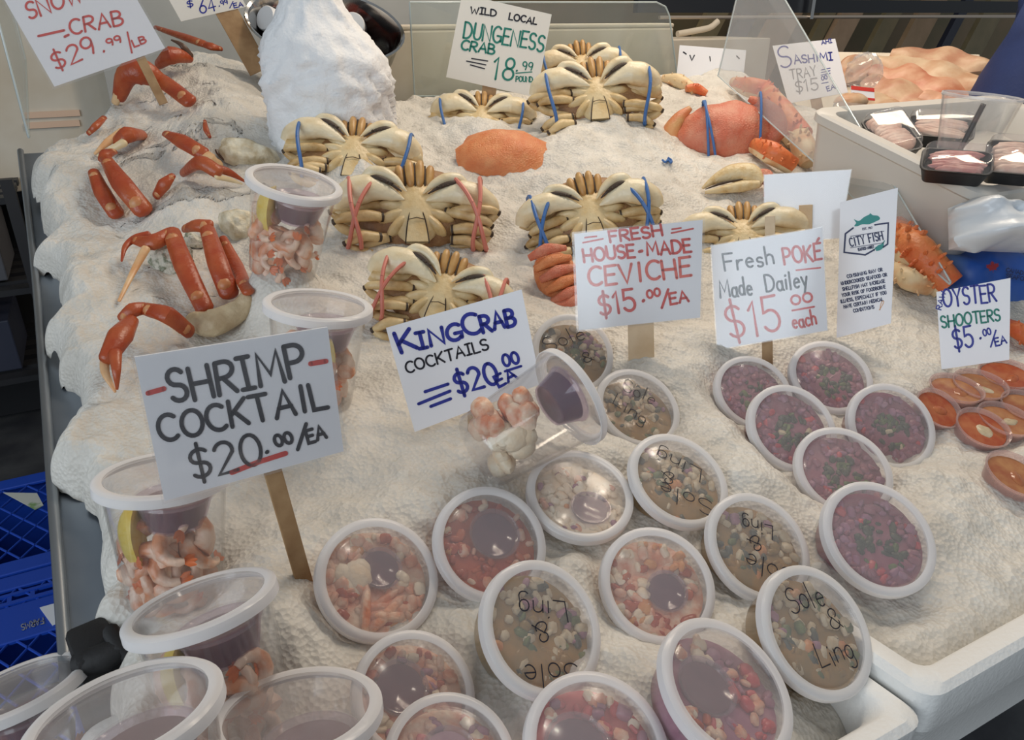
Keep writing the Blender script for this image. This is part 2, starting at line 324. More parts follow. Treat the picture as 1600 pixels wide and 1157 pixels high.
# ------------------------------------------------------------------ the ice bank
def noise2(X, Y, s, seed):
    r = np.random.RandomState(seed); T = r.rand(256, 256); x = X*s+100; y = Y*s+100
    xi = np.floor(x).astype(int); yi = np.floor(y).astype(int); fx = x-xi; fy = y-yi
    fx = fx*fx*(3-2*fx); fy = fy*fy*(3-2*fy); a = T[xi % 256, yi % 256]; b = T[(xi+1) % 256, yi % 256]; c = T[xi % 256, (yi+1) % 256]; d = T[(xi+1) % 256, (yi+1) % 256]
    return (a*(1-fx)+b*fx)*(1-fy)+(c*(1-fx)+d*fx)*fy - .5
BUMPS = []          # (px, py, height, radius)
def bump(px, py, h, r): p = on(px, py); BUMPS.append((p[0], p[1], h, r))
bump(880, 860, .022, .022); bump(1010, 1062, .025, .02); bump(880, 245, .03, .05); bump(950, 205, .05, .10); bump(600, 250, .02, .08); bump(990, 300, .02, .1); bump(300, 250, .03, .07)
bump(280, 150, .06, .10); bump(1010, 135, .03, .10); bump(1140, 120, .04, .08); bump(730, 330, -.005, .08); bump(360, 200, .05, .08); bump(290, 320, .03, .05); bump(830, 270, .02, .04); bump(1290, 200, .03, .06)
bump(552, 288, .040, .045); bump(752, 218, .032, .045); bump(950, 200, .045, .05); bump(100, 280, .03, .06); bump(95, 460, .02, .05); bump(1180, 900, .0, .03); bump(1300, 480, .01, .06)
def ice_z(X, Y):
    X = np.asarray(X, float); Y = np.asarray(Y, float)
    z0 = base_z(X, Y); z = z0 + .022*noise2(X, Y, 7, 1) + .011*noise2(X, Y, 19, 2) + .008*noise2(X, Y, 36, 4)*np.clip((Y-.75)/.3, 0, 1)
    for bx, by, bh, br in BUMPS: z = z + bh*np.exp(-((X-bx)**2+(Y-by)**2)/(2*br*br))
    W = np.zeros_like(z); S = np.zeros_like(z)
    for ax, ay, az, ar in ANCH:
        w = np.exp(-((X-ax)**2+(Y-ay)**2)/(2*(ar*.8)**2)); W += w; S += w*(az - plane_tilt(X, Y, ax, ay) )
    k = W/np.maximum(1, W); zz = S/np.maximum(W, 1e-9)
    off = zz            # anchor offset relative to the base bank
    f = np.clip(W*1.3, 0, 1); f = f*f*(3-2*f)
    return z*(1-f) + (z0+off+.004*noise2(X, Y, 40, 3))*f
def plane_tilt(X, Y, ax, ay): return base_z(ax, ay)
def ice_at(x, y): return float(ice_z(np.array([x]), np.array([y]))[0])
def on_ice(px, py, h=0.0):
    r = ray(px, py); ts = np.arange(.3, 3.2, .004); P = CAM[None, :] + ts[:, None]*r[None, :]
    zz = ice_z(P[:, 0], P[:, 1]) + h; i = int(np.argmax(P[:, 2] < zz)); return P[i] if P[i, 2] < zz[i] else on(px, py, h)
def ice_left(y): return -.078 - .045*(y-.6) - .012*np.clip((.95-y)/.2, 0, 1)
XB1, YB0 = 1.62, .262
nx, ny = 520, 500
uu = np.linspace(0, 1, nx); vv = np.linspace(0, 1, ny)
e_ = ice_left(np.linspace(.2, 2.3, 400)); 
def left_edge(y): y = np.asarray(y, float); return ice_left(y) + .045*noise2(y*0, y, 9, 8) + .032*noise2(y*0, y, 24, 9) + .012*noise2(y*0, y, 60, 10)
U, Vv = np.meshgrid(uu, vv)
def back_edge(x): return np.interp(x, [-.15, 0, .12, .25, .45, .62, 2], [1.82, 1.86, 2.05, 2.42, 2.2, 1.84, 1.84]) + .05*noise2(x, x*0, 8, 12) + .03*noise2(x, x*0, 26, 13)
GX = None
Y0 = YB0 + Vv*(1.9-YB0)
for _ in range(3):
    L_ = left_edge(Y0); GX = L_ + (.12*U + .88*U**1.35)*(XB1-L_); Y0 = YB0 + Vv*(back_edge(GX)-YB0)
GY = Y0
Z = ice_z(GX, GY)
Z += .0055*noise2(GX, GY, 55, 5) + .0040*noise2(GX, GY, 115, 6)
# ragged left edge of packed ice, dropping to the deck
edge = left_edge(GY)
tt = np.clip((GX-edge)/.035, 0, 1); Z = Z - .062*(1-np.sqrt(np.clip(1-(1-tt)**2, 0, 1)))
# thinner ice in the foam boxes along the front
fr = np.clip((.40-GY)/.09, 0, 1); fr = fr*fr*(3-2*fr); right = np.clip((GX-.40)/.1, 0, 1)
fr = fr*right; Z = Z - .040*fr*np.where(GX < .53, 1.15, .75)
keep = np.ones_like(Z, bool)
hole = np.clip((GX-1.17)/.04, 0, 1)*np.clip((GY-.66)/.04, 0, 1)*np.clip((1.07-GY)/.05, 0, 1); Z = Z - .22*hole
f2 = np.clip((.315-GY)/.05, 0, 1); Z = Z - .03*f2*f2
bk = np.clip((Vv-.955)/.045, 0, 1); Z = Z - .03*bk**2
ii = -np.ones((ny, nx), int); vi = np.argwhere(keep); ii[keep] = np.arange(len(vi))
V = np.stack([GX[keep], GY[keep], Z[keep]], 1)
q = keep[:-1, :-1] & keep[1:, :-1] & keep[:-1, 1:] & keep[1:, 1:]
Fq = np.stack([ii[:-1, :-1][q], ii[:-1, 1:][q], ii[1:, 1:][q], ii[1:, :-1][q]], 1)
me = bpy.data.meshes.new('crushed_ice'); me.from_pydata(V.tolist(), [], Fq.tolist()); me.materials.append(M_ICE)
me.polygons.foreach_set('use_smooth', [True]*len(Fq)); me.update()
ice = bpy.data.objects.new('crushed_ice', me); COL.objects.link(ice)
tag(ice, 'bank of crushed white ice filling the whole display counter', 'ice', kind='stuff')
# ------------------------------------------------------------------ lidded tubs
def tub_prof(depth_, r0=.0545, r1=.043):
    t = .0012; return [(0, -depth_), (r1-.004, -depth_), (r1, -depth_+.004), (r0-.003, -.012), (r0, -.008), (r0, -.003), (r0-t, -.003), (r0-t, -.008), (r0-.003-t, -.012), (r1-t, -depth_+.004+t), (r1-.004, -depth_+t), (0, -depth_+t)]
LID_PROF = [(0, -.0022), (.044, -.0022), (.0475, -.0032), (.0495, .0006), (.0530, .0016), (.0565, .0012), (.0585, -.0006), (.0588, -.0085), (.0578, -.0088), (.0570, -.0040), (.0540, -.0020), (.0500, -.0022), (.0478, -.0050), (.0440, -.0034), (0, -.0034)]
LID_MI = [0, 0, 0, 1, 1, 1, 1, 1, 1, 1, 1, 0, 0, 0]
def mesh_once(cache={}):
    if not cache:
        for nm, dp, r1 in (('short', .046, .046), ('tall', .126, .042)):
            o = MB().lathe(tub_prof(dp, r1=r1), 44).build('container', [M_CLEAR]); cache[nm] = o.data; bpy.data.objects.remove(o)
        o = MB().lathe(LID_PROF, 56, mis=LID_MI).build('lid', [M_LID, M_RIM]); cache['lid'] = o.data; bpy.data.objects.remove(o)
    return cache
def child(name, data, parent):
    o = bpy.data.objects.new(name, data); COL.objects.link(o); o.parent = parent; return o
XIMG = CM[:, 0]
def tub(key, kind, label, group=None):
    p, n, D = PLACE[key]; M = frame(p, n, XIMG, D/.117)
    r = empty('deli_tub', M, label, 'plastic tub', group); c = mesh_once()
    child('container', c[kind], r);
    child('lid', c['lid'], r); return r
def localize(o, r):
    o.matrix_world = r.matrix_world.copy(); return o
def writing(r, lines, col='black', w=.0012):
    """marker words on a lid; lines = (text, x0, y0, x1, y1, h) in units of the lid radius, y up"""
    m = MB(); R = .0585
    for (t, x0, y0, x1, y1, h) in lines:
        for pl in strokes(t, (x0*R, -y0*R), (x1*R, -y1*R), h*R, wob=.08, gap=.16):
            if len(pl) < 2: continue
            for q in ribbon2(pl, w):
                m.add([(a, -b, .0008-.0022+.0006) for a, b in q], [tuple(range(len(q)))])
    lid = [c for c in r.children if c.name.startswith('lid')][0]
    return m.build('handwriting', INK[col], lid, smooth=False)
def C3(*c): return c
M_OLIVE = mat('ceviche_broth', (.38, .21, .05), .22, col2=(.26, .17, .05), nscale=60)
M_WFISH = mat('white_fish', (.68, .58, .40), .45, col2=(.55, .42, .24), nscale=120)
M_GREEN = mat('chopped_herb', (.07, .10, .03), .5, col2=(.18, .22, .07), nscale=90)
M_DKGRN = mat('dark_seaweed', (.045, .055, .035), .4, col2=(.10, .10, .06), nscale=90)
M_ORANGE = mat('orange_pepper', (.62, .22, .06), .4, col2=(.7, .34, .12), nscale=90)
M_PURPLE = mat('plum_sauce', (.115, .03, .055), .25, col2=(.15, .045, .07), nscale=40)
M_PURPLEL = mat('purple_onion', (.33, .13, .20), .4, col2=(.42, .22, .28), nscale=60)
M_REDSAUCE = mat('red_sauce', (.42, .055, .02), .22, col2=(.52, .12, .04), nscale=40)
M_POKEBASE = mat('poke_tuna', (.30, .085, .12), .35, col2=(.36, .16, .19), nscale=60, col3=(.18, .06, .08))
M_PINK = mat('pink_crab_meat', (.68, .24, .12), .42, col2=(.82, .62, .46), nscale=70, bump=.3, bscale=200)
M_CRABW = mat('white_crab_meat', (.82, .74, .58), .45, col2=(.80, .62, .42), nscale=60, bump=.3, bscale=200)
M_RED = mat('red_pepper', (.50, .03, .05), .35, col2=(.6, .12, .12), nscale=90)
M_SHRIMP = mat('cooked_shrimp', (.82, .58, .44), .35, col2=(.72, .29, .14), nscale=50, bump=.25, bscale=200, contrast=(.48, .66))
M_LEMON = mat('lemon', (.72, .50, .05), .4, col2=(.78, .60, .14), nscale=120, bump=.2, bscale=300)
M_POT = clear('sauce_pot_plastic', tint=(.9, .84, .9), milk=.10, milkcol=(.7, .62, .66), gloss=.6)
def fill_level(x, y, base, slope): return min(-.0062, base - slope*y)
def filling(r, name, label, mats, weights, base=-.013, slope=.16, n=90, size=(.0035, .0075), region=None, groundmi=0, dome=0.0, seed=1, rmax=.0505, cat='food filling'):
    rr = random.Random(seed); m = MB(); seg = 30; rings = 7; vs = []; fs = []
    bot = -.043
    vs.append((0, 0, fill_level(0, 0, base, slope)+dome))
    for i in range(1, rings+1):
        for k in range(seg):
            a = 2*math.pi*k/seg; q = rmax*i/rings; x, y = q*math.cos(a), q*math.sin(a)
            vs.append((x, y, min(-.006, fill_level(x, y, base, slope) + dome*(1-(i/rings)**2) + (rr.uniform(-.0012, .0012) if i < rings else 0))))
    for k in range(seg): fs.append((0, 1+k, 1+(k+1) % seg))
    for i in range(rings-1):
        for k in range(seg): fs.append((1+i*seg+k, 1+(i+1)*seg+k, 1+(i+1)*seg+(k+1) % seg, 1+i*seg+(k+1) % seg))
    nb = len(vs)
    for k in range(seg): a = 2*math.pi*k/seg; vs.append((.0452*math.cos(a), .0452*math.sin(a), bot))
    for k in range(seg): fs.append((1+(rings-1)*seg+k, nb+k, nb+(k+1) % seg, 1+(rings-1)*seg+(k+1) % seg))
    fs.append(tuple(range(nb, nb+seg))[::-1]); m.add(vs, fs, groundmi)
    for _ in range(n):
        a = rr.uniform(0, 2*math.pi); q = rmax*.93*math.sqrt(rr.random()); x, y = q*math.cos(a), q*math.sin(a)
        mi = rr.choices(range(len(mats)), weights)[0] if region is None else region(x/.0455, y/.0455, rr)
        if mi is None: continue
        s = rr.uniform(*size)*(1.0 if mi != 0 else 1.15)
        z = min(-.0065-s*.55, fill_level(x, y, base, slope)+dome*(1-(q/rmax)**2)+s*.25)
        R = rotz(rr.uniform(0, 3.1)) @ rotx(rr.uniform(-.8, .8))
        m.ell((x, y, z), (s, s*rr.uniform(.5, .9), s*rr.uniform(.4, .7)), R, 8, 6, mi, e=.7, jit=.06)
    o = m.build(name, mats); localize(o, r); return tag(o, label, cat, kind='stuff')
def sauce_pot(r, x, y, z, sc, tilt, label, fill=None, group=None, yaw=0, lidded=True):
    """small round lidded pot of sauce lying in a tub"""
    M = r.matrix_world @ Matrix.Translation((x, y, z)) @ Matrix.Rotation(yaw, 4, 'Z') @ Matrix.Rotation(tilt, 4, 'X') @ Matrix.Scale(sc, 4)
    t = empty('sauce_pot', M, label, 'sauce pot', group)
    MB().lathe([(0, -.024), (.021, -.024), (.0275, -.002), (.030, 0), (.030, -.0015), (.0285, -.003), (.0215, -.0255), (0, -.0255)], 32).build('pot', M_POT, t)
    MB().lathe([(0, -.004), (.0262, -.004), (.0205, -.0232), (0, -.0232)], 32).build('sauce', fill or M_PURPLE, t)
    if lidded: MB().lathe([(0, .0002), (.024, .0002), (.026, .0018), (.0305, .0016), (.0312, -.0018), (.0305, -.0018), (.030, .0006), (.0262, .0008), (.024, -.0006), (0, -.0006)], 32).build('pot_lid', M_LIDS, t)
    return t
M_LIDS = clear('sauce_pot_lid', milk=.05, milkcol=(.8, .74, .76), gloss_rough=.1, gloss=.6)
def shrimp_mesh(cache={}):
    if not cache:
        m = MB(); pts = []; rad = []
        for i in range(15):
            a = math.radians(-20 + 205*i/14); q = .0165*(1-.004*i); pts.append((q*math.cos(a), q*math.sin(a), .0012*i*.4)); rad.append(.0102*(1-.05*i)+.0007*(i % 2))
        m.tube(pts, rad, 10); b = m.build('body', M_SHRIMP); cache['body'] = b.data; bpy.data.objects.remove(b)
        e = np.array(pts[-1]); d = nz(e-np.array(pts[-2])); m = MB()
        for s_ in (-.5, 0, .5):
            dd = rotz(s_) @ d; m.tube([e-d*.002, e+dd*.006, e+dd*.011], [.0015, .0035, .0006], 8, flat=.3)
        b = m.build('tail_fan', M_TAIL); cache['tail'] = b.data; bpy.data.objects.remove(b)
    return cache
M_TAIL = mat('shrimp_tail', (.66, .16, .05), .4)
def shrimp(M, label, group):
    t = empty('shrimp', M, label, 'shrimp', group); c = shrimp_mesh()
    child('body', c['body'], t); child('tail_fan', c['tail'], t); return t
def wedge(M, label, cat='lemon wedge', L=.032):
    m = MB(); n = 12; rows = []
    for i in range(n+1):
        u = -1+2*i/n; w = math.sqrt(max(0, 1-u*u))+.02; rows.append([(u*L, 0.0, 0.0), (u*L, -.019*w, .012*w), (u*L, -.0235*w, 0), (u*L, -.019*w, -.012*w)])
    vs = [p for r_ in rows for p in r_]; fs = []
    for i in range(n):
        for k in range(4): fs.append((i*4+k, i*4+(k+1) % 4, (i+1)*4+(k+1) % 4, (i+1)*4+k))
    fs += [(0, 1, 2, 3), tuple(n*4+k for k in (3, 2, 1, 0))]
    m.add(vs, fs); o = m.build('lemon_wedge', M_LEMON); o.matrix_world = M; return tag(o, label, cat)
def chunk(r, name, label, cat, c, size, mats, seed=0, n=7, parent=None):
    """a knobbly lump of meat in tub coordinates"""
    rr = random.Random(seed); m = MB()
    for i in range(n):
        o_ = [rr.uniform(-.45, .45)*s for s in size]
        m.ell([c[j]+o_[j] for j in range(3)], [s*rr.uniform(.4, .6) for s in size], rotz(rr.uniform(0, 3)), 10, 7, 0, e=.8, jit=.06)
    o = m.build(name, mats); localize(o, r); return tag(o, label, cat)

# --- ceviche tubs (sole and ling)
CEV = [M_OLIVE, M_WFISH, M_GREEN, M_ORANGE, M_DKGRN, M_PURPLEL]
cev_where = {'A': "touching the ceviche sign's lower edge", 'B': "second down from the ceviche sign", 'C': "third down from the ceviche sign", 'D': "fourth down, left of the lowest poke", 'E': "upright Sole and Ling, at the foam corner", 'H': "upside-down words, in the front centre"}
cev_words = {'A': [('Sole', -.62, -.02, .32, .42, .36), ('&', .28, -.22, .5, -.12, .25)], 'B': [('Sole', -.35, .42, .35, .1, .34), ('Ling', -.62, .0, .1, -.42, .3)],
 'C': [('Ling', .5, .28, -.35, .62, .3), ('&', -.1, .12, -.35, .12, .25), ('Sole', .62, -.38, -.4, -.12, .32)], 'D': [('Ling', .35, .42, -.25, .52, .26), ('&', .0, .2, -.22, .1, .26), ('Sole', .62, -.42, -.25, -.12, .34)],
 'E': [('Sole', -.42, .22, .28, .40, .38), ('&', .30, .02, .52, .08, .30), ('Ling', -.05, -.55, .62, -.33, .34)], 'H': [('Ling', .38, .42, -.42, .36, .3), ('&', .02, .12, -.2, .02, .28), ('Sole', .55, -.42, -.35, -.55, .34)]}
for i, k in enumerate('ABCDEH'):
    r = tub(k, 'short', 'lidded tub of fish ceviche '+cev_where[k])
    writing(r, cev_words[k])
    def reg(x, y, rr, k=k):
        t = y + .25*x + rr.uniform(-.35, .35)
        if k in 'E' and t > -.3: return rr.choices([1, 2, 3, 4, 5], [6, 1.6, .6, 1.2, .8])[0]
        if t > .25: return rr.choices([1, 5, 4, None], [6, 1, 1.2, 1])[0]
        return rr.choices([0, 1, 2, 3, 4, None], [3, 2.6, 1.6, .4, 1.4, 4])[0]
    filling(r, 'ceviche_mix', 'chopped fish and herbs inside the ceviche tub '+cev_where[k], CEV, None, -.0115, .20, 120, (.0035, .0075), region=reg, seed=20+i)
# --- poke tubs
poke_where = {'P1': "half hidden, leftmost of six", 'P2': "topmost of six, below the notice card", 'P3': "overlapping the leftmost one", 'P4': "with brown juice along its bottom", 'P5': "overlapped by the lowest one", 'P6': "lowest of six, nearest open ice"}
POK = [M_POKEBASE, M_PURPLEL, M_DKGRN, M_GREEN, M_RED, M_WFISH]
for i, k in enumerate(poke_where):
    r = tub(k, 'short', 'clear lidded tub of red tuna poke, '+poke_where[k])
    def reg(x, y, rr):
        d = math.hypot(x-.1, y+.1)
        if d < .58: return rr.choices([2, 3, 5], [8, 3, .35])[0]
        return rr.choices([0, 1, 4], [5, 5, 1.2])[0]
    filling(r, 'tuna_poke', 'red tuna and dark seaweed inside the poke tub '+poke_where[k], POK, None, -.0115, .05, 120, (.003, .0068), region=reg, seed=40+i, dome=.003)
# --- seafood cocktails in flat tubs (bare lids)
ck = {'F': "left of the foam tray's corner", 'G': "with bubbles under its lid", 'I': "showing a white crab lump", 'J': "with red sauce, above the upside-down ceviche", 'K': "of pale meat, below the lying tub",
      'L': "with large plum pot, beside the bottom oval lid", 'M': "cut by the bottom edge, with red meat", 'N': "cut by the bottom edge, with pink ring"}
CK = [M_PINK, M_CRABW, M_REDSAUCE, M_PURPLEL, M_RED, M_ORANGE]
wt = {'F': [3, 2, 1, 2, 2, 0], 'G': [3, 4, 2, 0, 0, 1.5], 'I': [5, 2, 1, 0, 0, 1], 'J': [2, 1, 6, 0, 0, .6], 'K': [1, 8, 0, 1, 0, .6], 'L': [5, 2, 1, 1, 0, 0], 'M': [2, 2, 0, 2, 4, 0], 'N': [3, 2, 0, 3, 1, 0]}
gm = {'J': 2, 'G': 0, 'K': 1, 'M': 4, 'F': 3}
pot = {'F': (-.014, .002, .95), 'G': (.011, -.004, .80), 'I': (.003, .012, .78), 'J': (.006, .012, 1.0), 'K': (.012, -.012, .82), 'L': (-.012, .006, 1.0), 'M': (-.014, .0, 1.05), 'N': (.0, .006, 1.0)}
for i, k in enumerate(ck):
    r = tub(k, 'short', 'lidded seafood cocktail tub '+ck[k])
    px_, py_, ps = pot[k]
    def reg(x, y, rr, k=k):
        if math.hypot(x-px_/.0455, y-py_/.0455) < .62*ps: return None
        if k == 'G' and (y < -.25 and x > -.1): return rr.choices([2, 0], [6, 1])[0]
        if k in 'JI' and y < -.1: return rr.choices([2, 0, 5], [5, 2, 1] if k == 'J' else [1.5, 4, 2])[0]
        if k == 'F' and x > .1: return rr.choices([4, 0, 3], [4, 2, 2])[0]
        return rr.choices(range(6), wt[k])[0]
    filling(r, 'crab_cocktail_filling', 'crab meat and sauce inside the cocktail tub '+ck[k], CK, None, -.0135, .15, 110, (.0032, .0075), region=reg, seed=70+i, groundmi=gm.get(k, 0))
    sauce_pot(r, px_, py_, -.0066, ps*.88, -.10, 'purple sauce pot inside the tub '+ck[k], M_PURPLEL if k == 'N' else None)
    if k == 'I':
        chunk(r, 'crab_lump', 'big white lump of crab meat under the lid of the tub near the stake', 'crab meat', (-.024, -.002, -.0115), (.020, .022, .008), M_CRABW, 3, 9)
        chunk(r, 'crab_lump', 'small white scrap of crab meat right of the plum pot', 'crab meat', (.026, .003, -.009), (.009, .010, .005), M_CRABW, 4, 5)
        chunk(r, 'crab_leg_meat', 'long orange strip of crab leg meat below the white crab lump', 'crab meat', (.004, -.028, -.0105), (.045, .011, .008), M_PINK, 5, 10)
    if k == 'G':
        chunk(r, 'crab_scrap', 'orange scrap of crab above the bubbles in a lidded tub', 'crab meat', (.026, .022, -.008), (.013, .006, .005), M_ORANGE, 6, 5)
        chunk(r, 'crab_scrap', 'orange scrap of crab left of the red sauce puddle', 'crab meat', (-.010, -.018, -.009), (.012, .011, .005), M_ORANGE, 7, 6)
# --- tall cocktail tubs
S_lab = {'S1': "standing among the crabs", 'S2': "behind the shrimp sign's right end", 'S3': "behind the shrimp sign's left end", 'S4': "with tilted lid, before the shrimp sign",
         'S5': "with largest oval lid, bottom left", 'S6': "right of the largest oval lid", 'S7': "in the lower left corner"}
for i, k in enumerate(S_lab):
    r = tub(k, 'tall', 'tall shrimp cocktail tub '+S_lab[k]); Mw = r.matrix_world; rr = random.Random(300+i)
    # the look from the camera: local -y side faces us
    sauce_pot(r, .010 if k != 'S4' else .012, -.006, -.018, 1.12, 0.0, 'plum sauce pot inside the tall tub '+S_lab[k])
    g_ = 'shrimp in the tall tub '+S_lab[k]; lb = 'pink cooked shrimp inside the tall tub '+S_lab[k]
    m = 0
    for lev in range(4):
        z = -.058 - .0175*lev; R0 = .030 - .003*lev
        for j in range(4):
            a = -math.pi*.5 + (j-1.5)*.78 + rr.uniform(-.25, .25)
            loc = (R0*math.cos(a), R0*math.sin(a), z+rr.uniform(-.004, .004))
            Mx = Mw @ Matrix.Translation(loc) @ Matrix.Rotation(a+math.pi/2+rr.uniform(-.5, .5), 4, 'Z') @ Matrix.Rotation(math.radians(70)+rr.uniform(-.5, .5), 4, 'X') @ Matrix.Rotation(rr.uniform(0, 6.3), 4, 'Z') @ Matrix.Scale(.98, 4)
            shrimp(Mx, lb, g_)
    if k in ('S1', 'S2', 'S3', 'S4'):
        a = {'S1': -2.35, 'S2': -1.15, 'S3': -2.2, 'S4': -2.2}[k]; zz = {'S1': -.038, 'S2': -.045, 'S3': -.050, 'S4': -.052}[k]
        Mx = Mw @ Matrix.Translation((.022*math.cos(a), .022*math.sin(a), zz)) @ Matrix.Rotation(a+math.pi/2, 4, 'Z') @ Matrix.Rotation(math.radians(82), 4, 'Y') @ Matrix.Scale(.98, 4)
        wedge(Mx, 'lemon wedge inside the tall tub '+S_lab[k])
# --- the king crab tub lying on its side
pb = on(760, 700, .045); pl_ = on(872, 632, .050)
n = nz(at(878, 628, depth(pb)+.035) - pb); D = .125
PLACE['S8'] = (pb + n*D*.93, n, .117)
r = tub('S8', 'tall', 'clear tub of king crab lying on its side below the king crab sign'); Mw = r.matrix_world
sauce_pot(r, .006, -.020, -.012, 1.1, 0, 'purple sauce pot near the lid of the tub lying on its side')
for j, (c_, s_, mt, lb_) in enumerate([((-.010, -.020, -.105), (.030, .024, .020), M_PINK, 'pink knob of king crab meat at the bottom end of the lying tub'), ((.014, -.016, -.095), (.022, .022, .028), M_CRABW, 'pale king crab lump low inside the lying tub'),
     ((-.016, .008, -.085), (.024, .026, .028), M_PINK, 'orange king crab lump high inside the lying tub'), ((.010, .014, -.105), (.028, .020, .018), M_CRABW, 'pale crab lump behind the orange one in the lying tub'), ((-.004, -.026, -.070), (.030, .016, .022), M_PINK, 'pink crab strip along the wall of the lying tub')]):
    chunk(r, 'king_crab_meat', lb_, 'crab meat', c_, s_, mt, 50+j, 9)
# --- oyster shooters: little open pots of red sauce
M_SHOOT = mat('shooter_sauce', (.36, .075, .03), .18, col2=(.45, .15, .06), nscale=60)
M_SHOOT2 = mat('shooter_broth', (.46, .22, .09), .18, col2=(.34, .11, .05), nscale=50)
M_OYS = mat('oyster_flesh', (.62, .52, .36), .35, col2=(.45, .36, .22), nscale=80)
slab = {'O1': 'dark red, leftmost of the oyster shooters', 'O2': 'amber, touching the lower edge of the oyster sign', 'O3': 'pale amber, behind the amber one by the sign', 'O4': 'bright red, topmost at the right edge', 'O5': 'with a pale oyster, nearest the open ice', 'O6': 'brown, right of the one with the pale oyster', 'O7': 'standing alone lower down at the right edge', 'O8': 'half out of the picture at the right edge'}
for i, k in enumerate(slab):
    p, n, D = PLACE[k]; M = frame(p, n, XIMG, D/.065); t = empty('oyster_shooter', M, 'small open oyster shooter pot, '+slab[k], 'oyster shooter')
    MB().lathe([(0, -.032), (.022, -.032), (.0305, -.001), (.0325, 0), (.0325, -.0022), (.031, -.003), (.0232, -.0335), (0, -.0335)], 36).build('pot', clear('shooter_pot_plastic', tint=(.97, .9, .88), milk=.30, milkcol=(.75, .6, .58)) if i == 0 else MATS['shooter_pot_plastic'], t)
    MB().lathe([(0, -.006), (.0285, -.006), (.0225, -.0312), (0, -.0312)], 32).build('sauce', M_SHOOT if k in ('O1', 'O4', 'O5') else M_SHOOT2, t)
    MB().ell((.004+.003*math.sin(i*3), -.004+.003*math.cos(i*5), -.0068), (.012, .008+.002*math.sin(i*2), .0028), rotz(i*1.3), 14, 8, jit=.09, e=1.1).build('oyster', M_OYS if k in ('O5', 'O3', 'O6') else (M_SHOOT if k in ('O1', 'O4') else M_SHOOT2), t)
# ------------------------------------------------------------------ hand-written price cards
class Card:
    def __init__(s, px_anchor, d, quad, pitch=18, yaw=None, label=None, paper=None, sleeve=0.0, name='price_sign', cat='price sign', thick=.0016):
        """quad = picture corners TL TR BR BL of the card, standing on a plane through the anchor at depth d"""
        p = at(*px_anchor, d); v = -nz(ray(*px_anchor)); hv = nz((v[0], v[1], 0))
        if yaw is not None: hv = rotz(math.radians(yaw)) @ hv
        s.n = nz(hv*math.cos(math.radians(pitch)) + np.array([0, 0, math.sin(math.radians(pitch))])); s.p = p
        Q = [s.to(*q) for q in quad]; base = (Q[2]+Q[3])/2; s.quad2 = [np.array(q, float) for q in quad]
        s.root = empty(name, Matrix.Translation(base), label, cat); s.inv = np.array(base)
        fr = [q - s.inv for q in Q]; bk = [q - s.n*thick - s.inv for q in Q]
        MB().prism(bk[::-1], fr[::-1]).build('card', paper or M_PAPER, s.root, smooth=False)
        if sleeve:
            c = sum(s.quad2)/4; k = 1+sleeve
            SQ = [s.to(*(c+(q-c)*k), .0012) - s.inv for q in s.quad2]
            MB().prism([q - s.n*.0006 for q in SQ][::-1], SQ[::-1]).build('clear_sleeve', M_SLEEVE, s.root, smooth=False)
        s.ink = {}
    def to(s, x, y, off=0.0):
        r = ray(x, y); t = ((s.p - CAM) @ s.n)/(r @ s.n); return CAM + t*r + s.n*off
    def mb(s, col): return s.ink.setdefault(col, MB())
    def poly(s, col, pts, off=.0005):
        s.mb(col).add([s.to(*q, off) - s.inv for q in pts], [tuple(range(len(pts)))[::-1]])
    def line(s, col, pts, w, sm=True, off=.0005):
        for q in ribbon2(pts, w): s.poly(col, q, off)
    def write(s, col, text, x0, y0, x1, y1, h, w, shear=0.0, wob=.05, gap=.2):
        for pl in strokes(text, (x0, y0), (x1, y1), h, shear, wob, gap): s.line(col, pl, w)
    def stick(s, top, bot, wpx, m=None, off=.004):
        a = s.to(*top) - s.n*off - s.inv; r = ray(*bot); b = s.to(*bot) - s.n*off - s.inv; ax = nz(b-a); b = b+ax*.05
        w = wpx*depth(s.p)/F; sx = nz(np.cross(ax, s.n)); R = np.stack([sx, np.cross(ax, sx)*1.0, ax], 1)
        MB().box((a+b)/2, (w, .005, np.linalg.norm(b-a)), R, .0008).build('wooden_stake', m or M_WOOD, s.root, smooth=False)
    def done(s):
        cols = list(s.ink); m = MB()
        for i, c in enumerate(cols): m.add(s.ink[c].v, s.ink[c].f, i)
        return m.build('lettering', [INK[c] for c in cols], s.root, smooth=False)
# SHRIMP COCKTAIL
c = Card((465, 862), depth(on(465, 862))-.035, [(210, 558), (512, 511), (537, 705), (257, 783)], 2, yaw=9, label='white card sign reading SHRIMP COCKTAIL on a wooden stake', sleeve=.03)
c.write('black', 'SHR\x01MP', 270, 630, 480, 586, 50, 7.5, .0); c.line('red', [(231, 614), (256, 607)], 8); c.line('red', [(485, 568), (509, 564)], 8)
c.write('black', 'COCKTAIL', 252, 690, 512, 636, 40, 7); c.write('black', '$20', 304, 752, 412, 722, 48, 6); c.write('black', '.', 414, 706, 420, 705, 20, 6); c.write('black', '00', 432, 698, 458, 690, 17, 5.5); c.line('black', [(465, 702), (478, 662)], 6); c.write('black', 'EA', 482, 692, 510, 684, 20, 5.5)
c.line('red', [(362, 738), (402, 722), (446, 708)], 8); c.stick((425, 730), (462, 860), 26); c.done()
